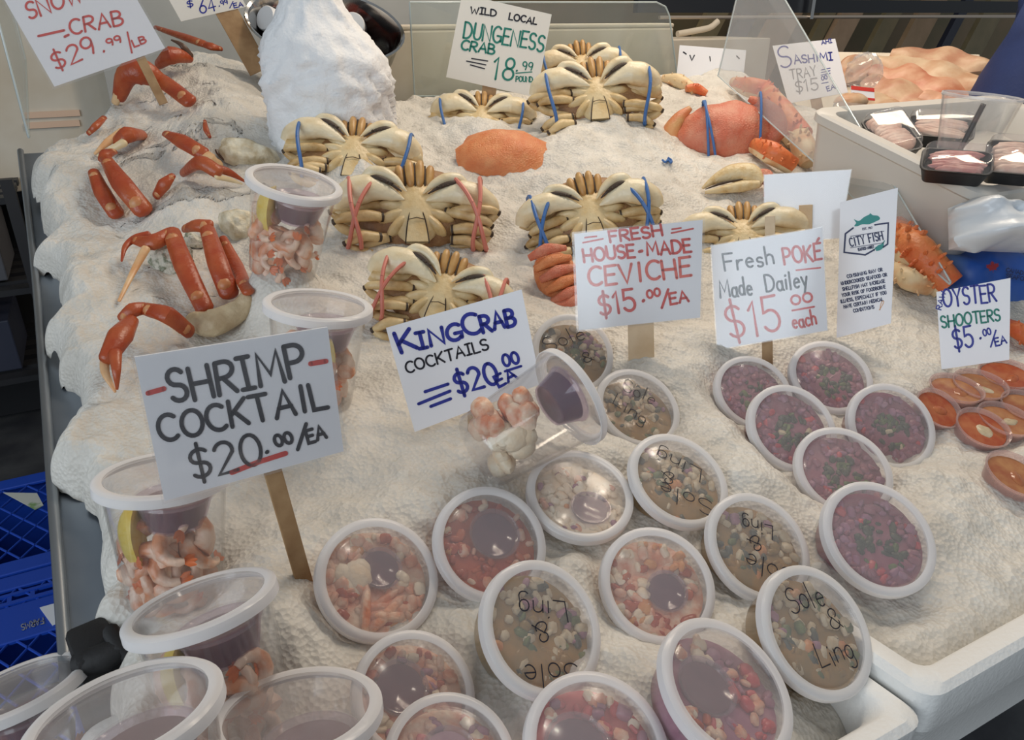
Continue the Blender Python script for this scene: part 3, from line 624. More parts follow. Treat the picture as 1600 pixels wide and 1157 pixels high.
# KING CRAB
c = Card((650, 672), depth(on(650, 672))-.01, [(603, 512), (815, 452), (845, 600), (648, 675)], 26, label='white card sign reading KING CRAB COCKTAILS in blue ink')
c.write('blue', 'K', 628, 552, 652, 544, 32, 6.5); c.write('blue', '\x01NG', 655, 544, 722, 530, 25, 6); c.write('blue', 'C', 728, 524, 752, 517, 32, 6); c.write('blue', 'RAB', 755, 519, 806, 507, 26, 6)
c.write('black', 'COCKTA\x01LS', 636, 583, 764, 546, 17, 3); c.write('blue', '$20', 716, 616, 780, 596, 34, 5.5); c.write('blue', '00', 788, 573, 812, 566, 18, 4.5); c.line('blue', [(789, 580), (814, 572)], 4); c.write('blue', 'EA', 780, 605, 808, 590, 18, 4.5)
for a, b in (((664, 612), (700, 600)), ((654, 631), (703, 611)), ((673, 635), (704, 623))): c.line('blue', [a, b], 5)
c.stick((742, 620), (742, 640), 22); c.done()
# CEVICHE
c = Card((1000, 558), depth(on(1000, 558))-.004, [(897, 365), (1098, 343), (1094, 496), (904, 516)], 20, label='white card sign reading FRESH HOUSE MADE CEVICHE in red', sleeve=.035)
c.write('red', 'FRESH', 954, 379, 1035, 368, 17, 4); c.write('red', 'HOUSE', 913, 409, 992, 401, 20, 4.2); c.line('red', [(999, 393), (1003, 392)], 5); c.write('red', 'MADE', 1012, 399, 1080, 392, 20, 4.2)
c.write('ltred', 'CEVICHE', 921, 448, 1080, 430, 29, 4.6); c.write('red', '$15', 938, 493, 994, 484, 33, 4.6); c.write('red', '.', 1003, 471, 1008, 470, 22, 5); c.write('red', '00', 1012, 466, 1032, 462, 12, 3.5); c.line('red', [(1034, 481), (1044, 452)], 4); c.write('red', 'EA', 1048, 476, 1076, 471, 17, 4)
for a, b in (((914, 371), (932, 369)), ((911, 379), (942, 373)), ((1050, 358), (1064, 356)), ((1049, 364), (1083, 357))): c.line('red', [a, b], 2.6)
c.stick((1001, 500), (1002, 560), 40, M_WOODL); c.done()
# POKE
c = Card((1200, 553), depth(on(1200, 553))-.004, [(1111, 384), (1285, 355), (1293, 516), (1121, 546)], 14, label='glossy white card sign reading POKE Made Daily', sleeve=.02)
c.write('black', 'Fresh', 1133, 423, 1210, 412, 26, 3.4); c.write('red', 'POK\x03', 1226, 413, 1284, 405, 25, 4); c.line('red', [(1244, 422), (1282, 418)], 2.4)
c.write('black', 'Made', 1126, 466, 1176, 459, 26, 3.6); c.write('black', 'Dailey', 1198, 456, 1262, 447, 26, 3.4); c.write('red', '$15', 1142, 532, 1222, 516, 54, 4.4); c.write('red', '00', 1238, 477, 1270, 470, 14, 3.6); c.line('red', [(1238, 485), (1272, 479)], 3); c.write('red', 'each', 1240, 513, 1276, 506, 22, 3.4)
c.stick((1198, 470), (1199, 556), 16); c.stick((1203, 337), (1203, 400), 15, M_WOODL, .006); c.done()
# CITY FISH advisory
c = Card((1308, 527), depth(on(1308, 527))-.004, [(1313, 316), (1403, 293), (1392, 505), (1307, 528)], 12, yaw=-8, label='tall white card with teal fish emblem and CITY FISH advisory text', cat='notice card', name='notice_card')
hexa = [(1367, 351), (1388, 348), (1387, 381), (1380, 386)]; c.line('navy', hexa, 2.6); c.line('navy', [(1333, 356), (1321, 365), (1319, 394), (1352, 398), (1366, 390)], 2.6)
fish = smooth([(1334, 342), (1342, 345), (1350, 339), (1358, 335), (1360, 333), (1364, 336), (1372, 337), (1375, 342), (1368, 346), (1358, 350), (1348, 350), (1340, 353), (1335, 353), (1338, 348)], 3); c.poly('teal', fish)
crab_ = smooth([(1368, 387), (1372, 383), (1377, 381), (1380, 378), (1381, 383), (1379, 388), (1374, 391), (1369, 392)], 3); c.poly('teal', crab_); c.line('teal', [(1369, 386), (1366, 391)], 1.6); c.line('teal', [(1380, 380), (1382, 376)], 1.6)
c.write('navy', 'CITY FISH', 1329, 385, 1380, 374, 13, 2.0, wob=.01, gap=.25); c.line('navy', [(1329, 369), (1381, 361)], .9); c.line('navy', [(1329, 387), (1381, 379)], .9); c.write('navy', 'EST. 1917', 1348, 359, 1363, 357, 3, .8, wob=0); c.write('navy', 'SEAFOOD MARKET', 1341, 392, 1366, 387, 4.2, 1.0, wob=0)
for i, (t, x0, x1) in enumerate([('CONSUMING RAW OR', 1324, 1379), ('UNDERCOOKED SEAFOOD OR', 1315, 1386), ('SHELLFISH MAY INCREASE', 1317, 1383), ('YOUR RISK OF FOODBORNE', 1316, 1384), ('ILLNESS, ESPECIALLY IF YOU', 1314, 1385), ('HAVE CERTAIN MEDICAL', 1319, 1380), ('CONDITIONS', 1334, 1366)]):
    y = 429 + 9.3*i; s_ = -.20; c.write('navy', t, x0, y - (x0-1350)*.2*1.0, x1, y - (x1-1350)*.2, 5.0, 1.25, wob=0, gap=.26)
c.line('orange', smooth([(1374, 484), (1379, 476), (1381, 471), (1379, 470), (1376, 476), (1375, 484)], 3), 1.0); c.done()
# OYSTER SHOOTERS
c = Card((1500, 574), depth(on(1500, 576))-.01, [(1463, 456), (1579, 434), (1577, 562), (1471, 577)], 20, label='small white card sign reading OYSTER SHOOTERS $5.00')
c.write('blue', 'OYSTER', 1475, 480, 1557, 470, 27, 3.4); c.write('blue', 'RAW', 1470, 484, 1478, 457, 8, 1.8); c.write('green', 'SHOOTERS', 1472, 512, 1563, 500, 18, 3); c.write('blue', '$5', 1492, 547, 1522, 541, 32, 3.6); c.write('blue', '.', 1530, 529, 1534, 528, 18, 3.5); c.write('blue', '00', 1537, 525, 1549, 522, 10, 2.4); c.line('blue', [(1548, 542), (1556, 516)], 2.6); c.write('blue', 'EA', 1556, 540, 1573, 536, 12, 2.8)
c.done()
# DUNGENESS
c = Card((766, 165), depth(on(766, 170))-.02, [(722, -10), (862, 22), (838, 152), (697, 120)], 10, label='white card sign reading WILD LOCAL DUNGENESS CRAB', paper=M_PAPERW)
c.write('black', 'W\x01LD', 735, 20, 775, 25, 10, 2.4); c.write('black', 'LOCAL', 795, 30, 838, 38, 10, 2.4); c.write('green', 'DUNGENESS', 724, 58, 848, 80, 25, 3.2); c.write('green', 'CRAB', 720, 76, 772, 85, 15, 3.2); c.write('green', '18', 769, 121, 800, 127, 34, 3.4)
c.write('green', '.', 806, 111, 809, 111, 15, 3); c.write('green', '99', 816, 108, 831, 110, 12, 2); c.line('green', [(806, 114), (831, 112)], 1.8); c.write('green', 'POUND', 806, 127, 832, 128, 8, 1.8)
for a, b in (((737, 91), (762, 95)), ((729, 95), (759, 101)), ((735, 101), (757, 107))): c.line('black', [a, b], 2)
c.stick((768, 100), (762, 165), 22, M_WOOD); c.done()
# SNOW CRAB
c = Card((172, 105), 1.32, [(-15, -39), (158, -99), (258, 75), (85, 135)], 12, label='white card sign reading SNOW CRAB $29.99 in red ink', sleeve=.04)
c.write('red', 'SNOW', 46, 30, 130, 2, 26, 3.6); c.write('red', 'CRAB', 112, 55, 193, 37, 23, 3.6); c.line('red', [(60, 56), (100, 47)], 4); c.line('red', [(101, 57), (107, 54)], 4)
c.write('red', '$29', 88, 110, 150, 82, 28, 3.4); c.write('red', '.', 161, 81, 164, 79, 16, 3.5); c.write('red', '99', 169, 72, 190, 65, 11, 2.8); c.line('red', [(206, 82), (199, 50)], 2.8); c.write('red', 'LB', 210, 73, 229, 66, 11, 2.8); c.stick((205, 60), (234, 118), 14); c.done()
# $64.99
c = Card((335, 60), 1.72, [(245, -35), (350, -60), (385, 10), (283, 33)], 10, label='cream card sign reading $64.99 on a stake beside steel bowl', paper=M_PAPERW)
c.write('blue', '$', 293, 11, 302, 9, 10, 1.8); c.write('blue', '64', 314, 22, 338, 15, 19, 2.2); c.write('blue', '.', 342, 10, 344, 9, 8, 2); c.write('blue', '99', 346, 8, 356, 5, 7, 1.6); c.line('blue', [(359, 12), (364, 2)], 1.6); c.write('blue', 'EA', 366, 12, 380, 9, 7, 1.7); c.stick((345, 0), (388, 78), 34); c.done()
# SASHIMI
c = Card((1272, 158), depth(on(1272, 165))-.02, [(1207, 71), (1305, 60), (1325, 144), (1232, 161)], 20, label='rounded white card sign reading SASHIMI TRAY $15')
c.write('blue', 'S', 1220, 107, 1238, 103, 33, 2.4); c.write('blue', 'A', 1242, 100, 1252, 98, 14, 2.2); c.write('blue', 'SHIM\x01', 1254, 98, 1301, 93, 12, 2.2); c.write('grey', 'TRAY', 1236, 124, 1276, 117, 15, 2); c.write('grey', '$15', 1244, 145, 1279, 140, 18, 2.2)  # grey ink paints in the fading of words behind the hazy guard
c.write('blue', '00', 1284, 125, 1293, 123, 6, 1.6); c.line('blue', [(1284, 130), (1294, 128)], 1.4); c.write('blue', 'EA', 1293, 142, 1305, 138, 7, 1.6); c.write('blue', 'AH\x01', 1284, 69, 1300, 66, 6, 1.4)
for q in (0, 4, 8): c.line('blue', [(1283, 109+q), (1297, 106+q)], 1.3)
c.stick((1268, 120), (1277, 165), 16); c.done()
# blank sleeve behind POKE, and the half buried card at the back
c = Card((1262, 372), depth(on(1262, 395))-.005, [(1194, 273), (1330, 265), (1312, 372), (1195, 378)], 14, label='blank white card standing behind the glossy POKE sign', sleeve=.02, name='blank_card', cat='blank card'); c.stick((1259, 320), (1258, 385), 20, M_WOODL, -.004); 
c = Card((1110, 120), depth(on(1110, 120))-.03, [(1062, 70), (1166, 78), (1160, 135), (1056, 128)], 12, label='white card half buried in ice at the back, only a V showing')
c.line('black', [(1068, 81), (1072, 84)], 2.2); c.line('black', [(1078, 86), (1081, 94), (1085, 86)], 2); c.line('black', [(1109, 88), (1110, 95)], 1.6); c.line('black', [(1151, 87), (1155, 91)], 2); c.done()
# ------------------------------------------------------------------ crabs
M_CRAB = mat('cream_crab_shell', (.72, .58, .34), .35, col2=(.62, .43, .19), nscale=8, bump=.35, bscale=30, contrast=(.40, .66), col3=(.34, .19, .08), detail=7)
M_CRABL = mat('tan_crab_leg', (.70, .53, .28), .38, col2=(.50, .32, .13), nscale=9, bump=.35, bscale=30, contrast=(.40, .66), col3=(.26, .13, .05), detail=7)
M_CLAW = mat('pale_claw_shell', (.80, .70, .49), .32, col2=(.72, .54, .29), nscale=6, bump=.3, bscale=30, contrast=(.45, .75), col3=(.50, .30, .12))
M_CARA = mat('shade_darkened_brown_back', (.22, .10, .04), .45, col2=(.38, .21, .09), nscale=9, bump=.5, bscale=60)  # brown shell, darkened to paint the shadow showing between the legs
M_MOUTH = mat('tan_mouth_plates', (.62, .38, .14), .4, col2=(.45, .24, .08), nscale=12)
M_DARK = mat('dark_joint_and_gap_shade', (.05, .03, .018), .6)  # dark joints and seams; also the painted shade in claw gaps
M_BANDB = mat('blue_rubber_band', (.05, .15, .40), .45)
M_BANDP = mat('pink_rubber_band', (.62, .20, .15), .45)
M_ORC = mat('orange_crab_back', (.66, .19, .06), .38, col2=(.74, .30, .12), nscale=9, bump=.6, bscale=60, contrast=(.35, .7))
M_PKC = mat('pinkish_crab_back', (.60, .15, .08), .38, col2=(.66, .27, .17), nscale=8, bump=.6, bscale=60, contrast=(.35, .7))
def crab_meshes(cache={}):
    """belly-up crab with claws folded over the front, unit = claw to claw span"""
    if cache: return cache
    def put(nm, m, mats): o = m.build(nm, mats); cache[nm] = o.data; bpy.data.objects.remove(o)
    m = MB(); m.ell((0, .035, -.045), (.41, .285, .12), None, 28, 12)
    for s in (-1, 1):
        for k in range(5): a = math.radians(14+k*11); m.ell((s*.385*math.cos(a)*1.0, .02+.262*math.sin(a), -.045), (.022, .022, .014), None, 8, 5)
    put('carapace', m, M_CARA)
    m = MB(); m.ell((0, -.02, .03), (.16, .225, .075), None, 22, 10)
    for s in (-1, 1):
        for k in range(4):
            a = math.radians([32, 8, -18, -44][k]); c = (s*.135*math.cos(a), -.02+.135*math.sin(a)+.01, .035); m.ell(c, (.115, .040, .062), rotz(a if s > 0 else -a), 14, 8)
    put('belly_plate', m, M_CRAB)
    def tri(o_, z0, z1, m, mi):
        pts = smooth([(-.066-o_, -.245), (-.056-o_, -.16), (-.040-o_, -.08), (-.020-o_*.8, -.02+o_*.6), (0, .004+o_), (.020+o_*.8, -.02+o_*.6), (.040+o_, -.08), (.056+o_, -.16), (.066+o_, -.245)], 3)
        m.prism([(x, y, z0-abs(y+.1)*.14) for x, y in pts], [(x, y, z1-abs(y+.1)*.14) for x, y in pts], mi)
    m = MB(); tri(.0085, .08, .108, m, 1); tri(0, .08, .114, m, 0)
    m.tube([(-.046, -.108, .1125), (0, -.098, .1145), (.046, -.108, .1125)], .003, 6, 1)
    put('apron', m, [M_CRAB, M_DARK])
    m = MB()
    for s in (-1, 1):
        m.ell((s*.030, .215, .055), (.031, .105, .055), rotz(-s*.05), 14, 9, e=.8); m.ell((s*.088, .205, .030), (.032, .095, .05), rotz(-s*.16), 14, 9, e=.8)
    put('mouthparts', m, M_MOUTH)
    m = MB()
    for s in (-1, 1): m.tube([(s*.060, .135, .076), (s*.063, .21, .078), (s*.066, .285, .050)], .006, 6)
    m.tube([(0, .13, .086), (0, .21, .094), (0, .30, .060)], .0055, 6); put('mouth_seam', m, M_DARK)
    for s, nm in ((-1, 'claw_l'), (1, 'claw_r')):
        m = MB(); X = lambda pts: [(s*x, y, z) for x, y, z in pts]
        P = smooth(X([(.485, .03, .03), (.44, .085, .075), (.36, .115, .105), (.27, .125, .115), (.19, .105, .112), (.12, .07, .108), (.055, .035, .105)]), 5)
        m.tube(P, interp([.05, .080, .100, .094, .064, .040, .006], len(P)), 14, flat=.72)
        put(nm, m, M_CLAW)
        m = MB(); P = smooth(X([(.30, .20, .11), (.24, .232, .125), (.165, .218, .128), (.095, .165, .122), (.035, .085, .112)]), 5)
        m.tube(P, interp([.02, .040, .040, .028, .005], len(P)), 12, flat=.8); put(nm+'_finger', m, M_CLAW)
        m = MB(); P = smooth(X([(.28, .178, .150), (.215, .175, .160), (.145, .142, .150), (.065, .08, .128)]), 4)
        m.tube(P, interp([.004, .018, .017, .005], len(P)), 8, flat=.5)
        for q in (.12, .15, .18, .21): m.ell((s*q, .095+.42*(q-.05), .156), (.011, .009, .010), None, 6, 5)
        put(nm+'_gap', m, M_DARK)  # dark solid paints the shade between the claw fingers
        m = MB(); P = X([(.18, .09, .0), (.33, .05, .005), (.45, .02, .02), (.49, .03, .03)]); m.tube(P, [.05, .062, .06, .045], 12); put(nm+'_arm', m, M_CRAB)
        for i in range(4):
            m = MB(); y0 = .010-.078*i; sp = .53-.045*i
            P = smooth(X([(.20, y0-.01, .035), (.30, y0-.02, .055), (sp-.04, y0-.05, .05), (sp+.01, y0-.066, .02)]), 3)
            m.tube(P, interp([.027, .036, .030, .017], len(P)), 12, flat=.9); m.tube([P[-1]-np.array((s*.010, 0, -.006)), P[-1]+np.array((s*.004, -.004, -.004))], [.021, .021], 10, 1)
            m.tube([P[0]+np.array((s*.004, 0, 0)), P[0]+np.array((s*.018, -.002, .003))], [.031, .032], 10, 1)
            P = smooth(X([(sp+.012, y0-.06, .018), (sp-.05, y0-.095, .0), (sp-.14, y0-.105, -.012), (.16, y0-.09, -.02)]), 3)
            m.tube(P, interp([.020, .031, .029, .006], len(P)), 12, flat=.9)
            put('leg_%d%s' % (i, 'lr'[s > 0]), m, [M_CRABL, M_DARK])
    for s, nm in ((-1, 'band_l'), (1, 'band_r')):
        for v, (xo, tl) in enumerate(((.375, .12), (.33, -.30))):
            m = MB(); pts = []
            for k in range(29):
                a = 2*math.pi*k/28; pts.append((s*(xo+tl*.3*math.sin(a)+.008*math.cos(3*a)), -.045+.235*math.sin(a), .045+(.150 if math.cos(a) > 0 else .13)*math.cos(a)))
            m.tube(pts, .0135, 8, flat=1.2, caps=False); put(nm+str(v), m, M_BANDB)
    return cache
def crab(px, py, wpx, label, lean=.45, roll=0, h=.0, band='b', group=None, sides='lr', d=None, vs=(0,), skip=()):
    p = on_ice(px, py, h) if d is None else at(px, py, d); S = wpx*depth(p)/F
    t = empty('crab', facing(p, px, py, lean, roll, S), label, 'crab', group); c = crab_meshes()
    ok = lambda n_: n_ not in skip
    for nm in ('carapace', 'belly_plate', 'apron', 'mouthparts'):
        if ok(nm): child(nm, c[nm], t)
    if ok('mouthparts'): child('mouth_seam', c['mouth_seam'], t.children[-1])
    for s in 'lr':
        q = 'claw_'+s
        if q in skip: continue
        k = child('claw', c[q], t); sg = -1 if s == 'l' else 1; k.rotation_euler = (0, rnd.uniform(-.05, .05), sg*rnd.uniform(-.16, .10)); k.scale = (rnd.uniform(.93, 1.04), rnd.uniform(.84, .98), rnd.uniform(.95, 1.1)); k.location = (sg*rnd.uniform(-.012, .014), rnd.uniform(-.008, .016), 0); child('finger', c[q+'_finger'], k); child('finger_gap', c[q+'_gap'], k); child('claw_arm', c[q+'_arm'], t)
    for s in 'lr':
        for i in range(4):
            if 'leg_%d%s' % (i, s) not in skip:
                lg = child('leg', c['leg_%d%s' % (i, s)], t); lg.rotation_euler = (rnd.uniform(-.08, .08), rnd.uniform(-.12, .12), (-1 if s == 'l' else 1)*rnd.uniform(-.16, .14)); lg.scale = (rnd.uniform(.84, 1.06), rnd.uniform(.9, 1.05), 1); lg.location = (0, rnd.uniform(-.012, .012), rnd.uniform(-.008, .012))
    for s in sides:
        for v in vs:
            o = child('rubber_band', c['band_%s%d' % (s, v)], t)
            if band == 'p': o.material_slots[0].link = 'OBJECT'; o.material_slots[0].material = M_BANDP
            o['label'] = ('blue' if band == 'b' else 'pink')+' rubber band'
    return t
crab(650, 330, 250, 'belly-up pale crab with pink bands, fully showing beside the tall tub', .40, 4, .035, 'p', vs=(0, 1))
crab(690, 462, 232, 'belly-up crab with pink bands just above the king crab sign', .40, -12, .03, 'p', vs=(0, 1))
crab(554, 245, 214, 'pale crab with blue bands below the big ice mound', .55, 0, -.010, 'b')
crab(752, 190, 162, 'small pale crab with blue bands right under the Dungeness sign', .55, 2, -.014, 'b')
crab(922, 338, 222, 'pale crab with blue bands directly above the ceviche sign', .38, 9, .04, 'b', vs=(0, 1))
crab(933, 152, 200, 'pale crab with blue bands in front of another, right of Dungeness sign', .45, 3, .008, 'b', vs=(0,))
crab(908, 110, 150, 'rear pale crab partly covered by the crab before it', .45, 4, .05, 'b')
crab(1160, 372, 190, 'tan crab mostly hidden behind the POKE sign', .5, -6, .015, 'b', sides='')
M_ORCT = mat('tan_orange_claw', (.60, .34, .14), .4, col2=(.60, .20, .08), nscale=6, bump=.3)
# crab backs
def crab_back(px, py, wpx, hr, label, mt, lean, roll, h, bands=(), claws=True):
    p = on_ice(px, py, h); S = wpx*depth(p)/F; t = empty('crab', facing(p, px, py, lean, roll, S), label, 'crab')
    m = MB(); seg, rings = 44, 9; vs = [(0, 0, .17)]; fs = []
    for i in range(1, rings+1):
        q = i/rings
        for k in range(seg):
            a = 2*math.pi*k/seg; cx, sy = math.cos(a), math.sin(a); rx = .5*abs(cx)**.9*math.copysign(1, cx); ry = hr*sy*(1.0 if sy > 0 else .92)
            sc = 1+.035*math.sin(11*a)*(sy > .05)*q**6; z = .17*(1-q**2.2)-.03*q**8 + .012*math.sin(5*cx*q)*math.cos(6*sy*q)
            vs.append((rx*q*sc, ry*q*sc, z))
    for k in range(seg):
        a = 2*math.pi*k/seg; vs.append((.44*math.cos(a), hr*.82*math.sin(a), -.11))
    for k in range(seg): fs.append((0, 1+k, 1+(k+1) % seg))
    for i in range(rings):
        for k in range(seg): fs.append((1+i*seg+k, 1+(i+1)*seg+k, 1+(i+1)*seg+(k+1) % seg, 1+i*seg+(k+1) % seg))
    m.add(vs, fs); m.build('carapace', mt, t)
    if claws:
        for s in (-1, 1):
            m = MB(); P = smooth([(s*.44, -.16, -.05), (s*.54, -.05, -.03), (s*.53, .10, -.02), (s*.42, .24, -.02), (s*.30, .33, -.03)], 4); m.tube(P, interp([.07, .10, .095, .07, .03], len(P)), 12, flat=.9); m.build('claw', M_ORCT if s < 0 else mt, t)
            for i in range(3):
                m = MB(); P = smooth([(s*.36, -.12-.06*i, -.09), (s*(.52-.04*i), -.18-.07*i, -.06), (s*(.46-.05*i), -.27-.06*i, -.10)], 4); m.tube(P, interp([.045, .05, .015], len(P)), 10); m.build('leg', mt, t)
    for x, tl in bands:
        m = MB(); pts = []
        for k in range(25):
            a = 2*math.pi*k/24; z = .205*math.sqrt(max(0, 1-(x/.55)**2))*math.cos(a) if math.cos(a) > 0 else .13*math.cos(a); pts.append((x+tl*math.sin(a), (hr+.02)*math.sin(a), z))
        m.tube(pts, .013, 8, caps=False); o = m.build('rubber_band', M_BANDB, t); o['label'] = 'blue rubber band'
    return t
crab_back(790, 244, 156, .37, 'orange-backed crab shell humped out of the ice, without bands', M_ORC, .55, -4, .012, claws=False)
crab_back(1130, 207, 150, .34, 'pinkish red crab with two blue bands across its back', M_PKC, .30, 5, .035, bands=((-.17, .02), (-.14, -.03), (.36, .05)))
# the reddish crab tucked behind the ceviche sign's left edge
p = on_ice(872, 432, .02); t = empty('crab', facing(p, 872, 432, .35, -65, 118*depth(p)/F), 'small orange crab with folded legs at the ceviche sign edge', 'crab')
m = MB(); m.ell((0, 0, -.05), (.42, .30, .14), None, 20, 10); m.build('carapace', M_ORC, t)
for i in range(5):
    m = MB(); P = smooth([(-.38+.17*i, -.24, .06), (-.36+.17*i, 0, .15), (-.30+.15*i, .26, .06)], 4); m.tube(P, interp([.05, .085, .04], len(P)), 10, flat=.8); m.build('leg', M_ORC if i % 2 else M_PKC, t)
m = MB(); P = smooth([(.38, -.24, .05), (.46, .02, .10), (.34, .3, .05)], 4); m.tube(P, interp([.07, .12, .03], len(P)), 12); m.build('claw', M_PKC, t)
# loose cooked claw right of the banded crab
p = on_ice(1148, 288, .012); t = empty('cooked_crab_piece', facing(p, 1148, 288, .5, -4, 100*depth(p)/F), 'loose cooked claw lying above the blank card, tan with reddish end', 'crab claw')
m = MB(); P = smooth([(-.50, -.08, .03), (-.30, .06, .06), (-.05, .15, .08), (.22, .14, .08), (.42, -.02, .05)], 5); m.tube(P, interp([.02, .08, .15, .17, .10], len(P)), 14, flat=.8); m.build('palm', M_CRAB, t)
m = MB(); P = smooth([(-.46, -.16, .03), (-.2, -.14, .07), (.1, -.10, .09), (.35, -.06, .08)], 5); m.tube(P, interp([.02, .06, .09, .06], len(P)), 12); m.build('finger', M_CRAB, t)
m = MB(); P = smooth([(.30, .16, .06), (.46, .10, .08), (.52, -.10, .06), (.46, -.26, .02)], 5); m.tube(P, interp([.05, .10, .10, .05], len(P)), 12); m.build('wrist', M_PKC, t)
m = MB(); m.tube(smooth([(-.46, -.12, .06), (-.2, -.05, .11), (.1, .0, .13)], 4), interp([.008, .022, .008], 9), 8); m.build('finger_gap', M_DARK, t)  # dark strip painted in as shade between palm and finger
# scrap of band on the ice
p = on_ice(1042, 253, .004); m = MB(); m.tube(smooth([(-.008, .006, 0), (-.004, -.004, .004), (.002, .004, .002), (.007, -.006, .004), (.009, .004, .001), (.002, .009, .003)], 4), .0022, 8)
o = m.build('rubber_band', M_BANDB); o.matrix_world = facing(p, 1042, 253, .6); tag(o, 'knotted blue rubber band lying loose on the ice', 'rubber band')
# ------------------------------------------------------------------ jointed legs: points given in the picture with a height over the ice
M_SNOWL = mat('snow_crab_shell', (.36, .055, .016), .32, col2=(.45, .11, .035), nscale=26, bump=.35, bscale=120, contrast=(.4, .75), col3=(.52, .24, .10))
M_SNOWU = mat('snow_crab_underside', (.66, .34, .15), .35, col2=(.72, .50, .28), nscale=40, bump=.2)
M_SNOWM = mat('crab_shoulder_meat', (.66, .55, .36), .5, col2=(.46, .34, .20), nscale=40, bump=.6, bscale=90)
M_SNOWJ = mat('snow_crab_joint', (.50, .17, .06), .38, col2=(.58, .30, .14), nscale=40, bump=.2)
M_TIP = mat('dark_claw_tip', (.10, .05, .03), .4)
def leg3(pts): return [on_ice(x, y, h) for x, y, h in pts]
def limb(root, name, pts, wpx, mt, flat=.6, seg=12, n=4, taper=None):
    """one shell segment through picture points (x, y, height) with widths in picture pixels"""
    P = leg3(pts); inv = np.array(root.matrix_world.translation); sc = np.mean([depth(p) for p in P])/F
    Q = smooth(P, n) if len(P) > 2 else [P[0]+(P[1]-P[0])*q for q in np.linspace(0, 1, 5)]
    W = interp(wpx, len(Q)); v = -nz(ray(pts[0][0], pts[0][1])); m = MB()
    w0, w1 = W[0]*sc*.5, W[-1]*sc*.5; d0, d1 = nz(Q[0]-Q[1]), nz(Q[-1]-Q[-2]); W = [W[0]*.35, W[0]*.8]+W+[W[-1]*.8, W[-1]*.35]; Q = [Q[0]+d0*w0*.6, Q[0]+d0*w0*.4]+Q+[Q[-1]+d1*w1*.4, Q[-1]+d1*w1*.6]
    m.tube([q-inv for q in Q], [w*sc*.5 for w in W], seg, flat=flat, up=v+np.array([0, 0, .4])); o = m.build(name, mt, root)
    if mt is M_SNOWL and 'segment' in name:
        m = MB(); side = nz(np.cross(nz(Q[-1]-Q[0]), v)); side = side*(1 if side[2] < 0 else -1); k = len(Q)
        m.tube([q-inv+side*w*sc*.27-v*w*sc*.07 for q, w in zip(Q[3:k-3], W[3:k-3])], [w*sc*.23 for w in W[3:k-3]], 8, flat=.8, up=v)
        for q, w in ((Q[3], W[3]), (Q[-4], W[-4])): m.ell(q-inv+side*w*sc*.06, w*sc*.42, None, 10, 7, jit=.06)
        u = m.build('underside_and_joints', M_SNOWJ, o); u['label'] = 'pale orange underside and joints'
    return o
def cluster(name, x, y, label, cat): return empty(name, Matrix.Translation(on_ice(x, y)), label, cat)
A = M_SNOWL; B = M_SNOWU
t = cluster('snow_crab_cluster', 320, 500, 'snow crab cluster with two thick legs hanging over the shrimp sign', 'crab legs')
limb(t, 'leg_segment', [(268, 362, .05), (288, 415, .05), (320, 482, .02)], [27, 31, 27], A); limb(t, 'leg_segment', [(207, 374, .035), (238, 378, .045), (268, 364, .05)], [14, 26, 22], A); limb(t, 'leg_tip', [(190, 408, .02), (196, 385, .03), (212, 372, .036), (232, 366, .04)], [3, 9, 13, 12], A)
limb(t, 'leg_segment', [(324, 358, .06), (340, 410, .055), (358, 458, .025)], [24, 31, 30], A); limb(t, 'leg_segment', [(288, 357, .04), (305, 352, .055), (326, 354, .06)], [14, 20, 24], A); limb(t, 'leg_tip', [(186, 470, .01), (208, 425, .02), (228, 388, .04)], [5, 10, 14], B)
limb(t, 'leg_segment', [(348, 372, .04), (368, 415, .03), (388, 456, .02)], [14, 24, 18], A); limb(t, 'shoulder', [(300, 500, .015), (330, 505, .025), (372, 485, .02), (385, 465, .015)], [30, 46, 36, 22], M_SNOWM, .7)
t = cluster('snow_crab_section', 296, 520, 'snow crab claw arm curling down at the left of the shrimp sign', 'crab claw')
limb(t, 'arm_segment', [(226, 482, .045), (262, 492, .05), (296, 518, .02)], [22, 28, 24], A); limb(t, 'arm_segment', [(190, 497, .04), (208, 484, .05), (228, 481, .045)], [16, 24, 20], A)
limb(t, 'palm', [(206, 500, .045), (188, 525, .05), (168, 560, .04)], [22, 38, 26], A, .75); limb(t, 'finger', [(166, 548, .04), (164, 580, .03), (180, 612, .012)], [16, 13, 4], B); limb(t, 'finger', [(180, 550, .045), (182, 580, .035), (183, 608, .015)], [20, 13, 4], A)
t = cluster('snow_crab_cluster', 190, 330, 'two thick snow crab leg segments lying side by side at left', 'crab legs')
limb(t, 'leg_segment', [(146, 268, .035), (160, 300, .04), (182, 334, .015)], [17, 25, 24], A); limb(t, 'leg_segment', [(164, 246, .045), (190, 286, .05), (224, 328, .015)], [18, 31, 30], A); limb(t, 'leg_segment', [(160, 250, .04), (166, 240, .045), (178, 236, .03)], [14, 18, 12], A)
t = cluster('snow_crab_section', 180, 225, 'pointed snow crab claw on ice above the two thick legs', 'crab claw')
limb(t, 'palm', [(184, 222, .02), (200, 210, .035), (222, 210, .01)], [20, 26, 18], A, .8); limb(t, 'finger', [(148, 240, .012), (168, 222, .025), (192, 206, .035)], [4, 12, 16], B); limb(t, 'finger', [(152, 243, .008), (172, 234, .018), (194, 222, .028)], [3, 9, 14], M_CLAW)
t = cluster('snow_crab_section', 300, 230, 'single snow crab leg slanting down from centre of left ice', 'crab leg')
limb(t, 'leg_segment', [(258, 208, .02), (284, 220, .04), (318, 240, .03)], [12, 24, 22], A); limb(t, 'leg_segment', [(314, 236, .03), (330, 250, .025), (344, 256, .01)], [18, 22, 14], B)
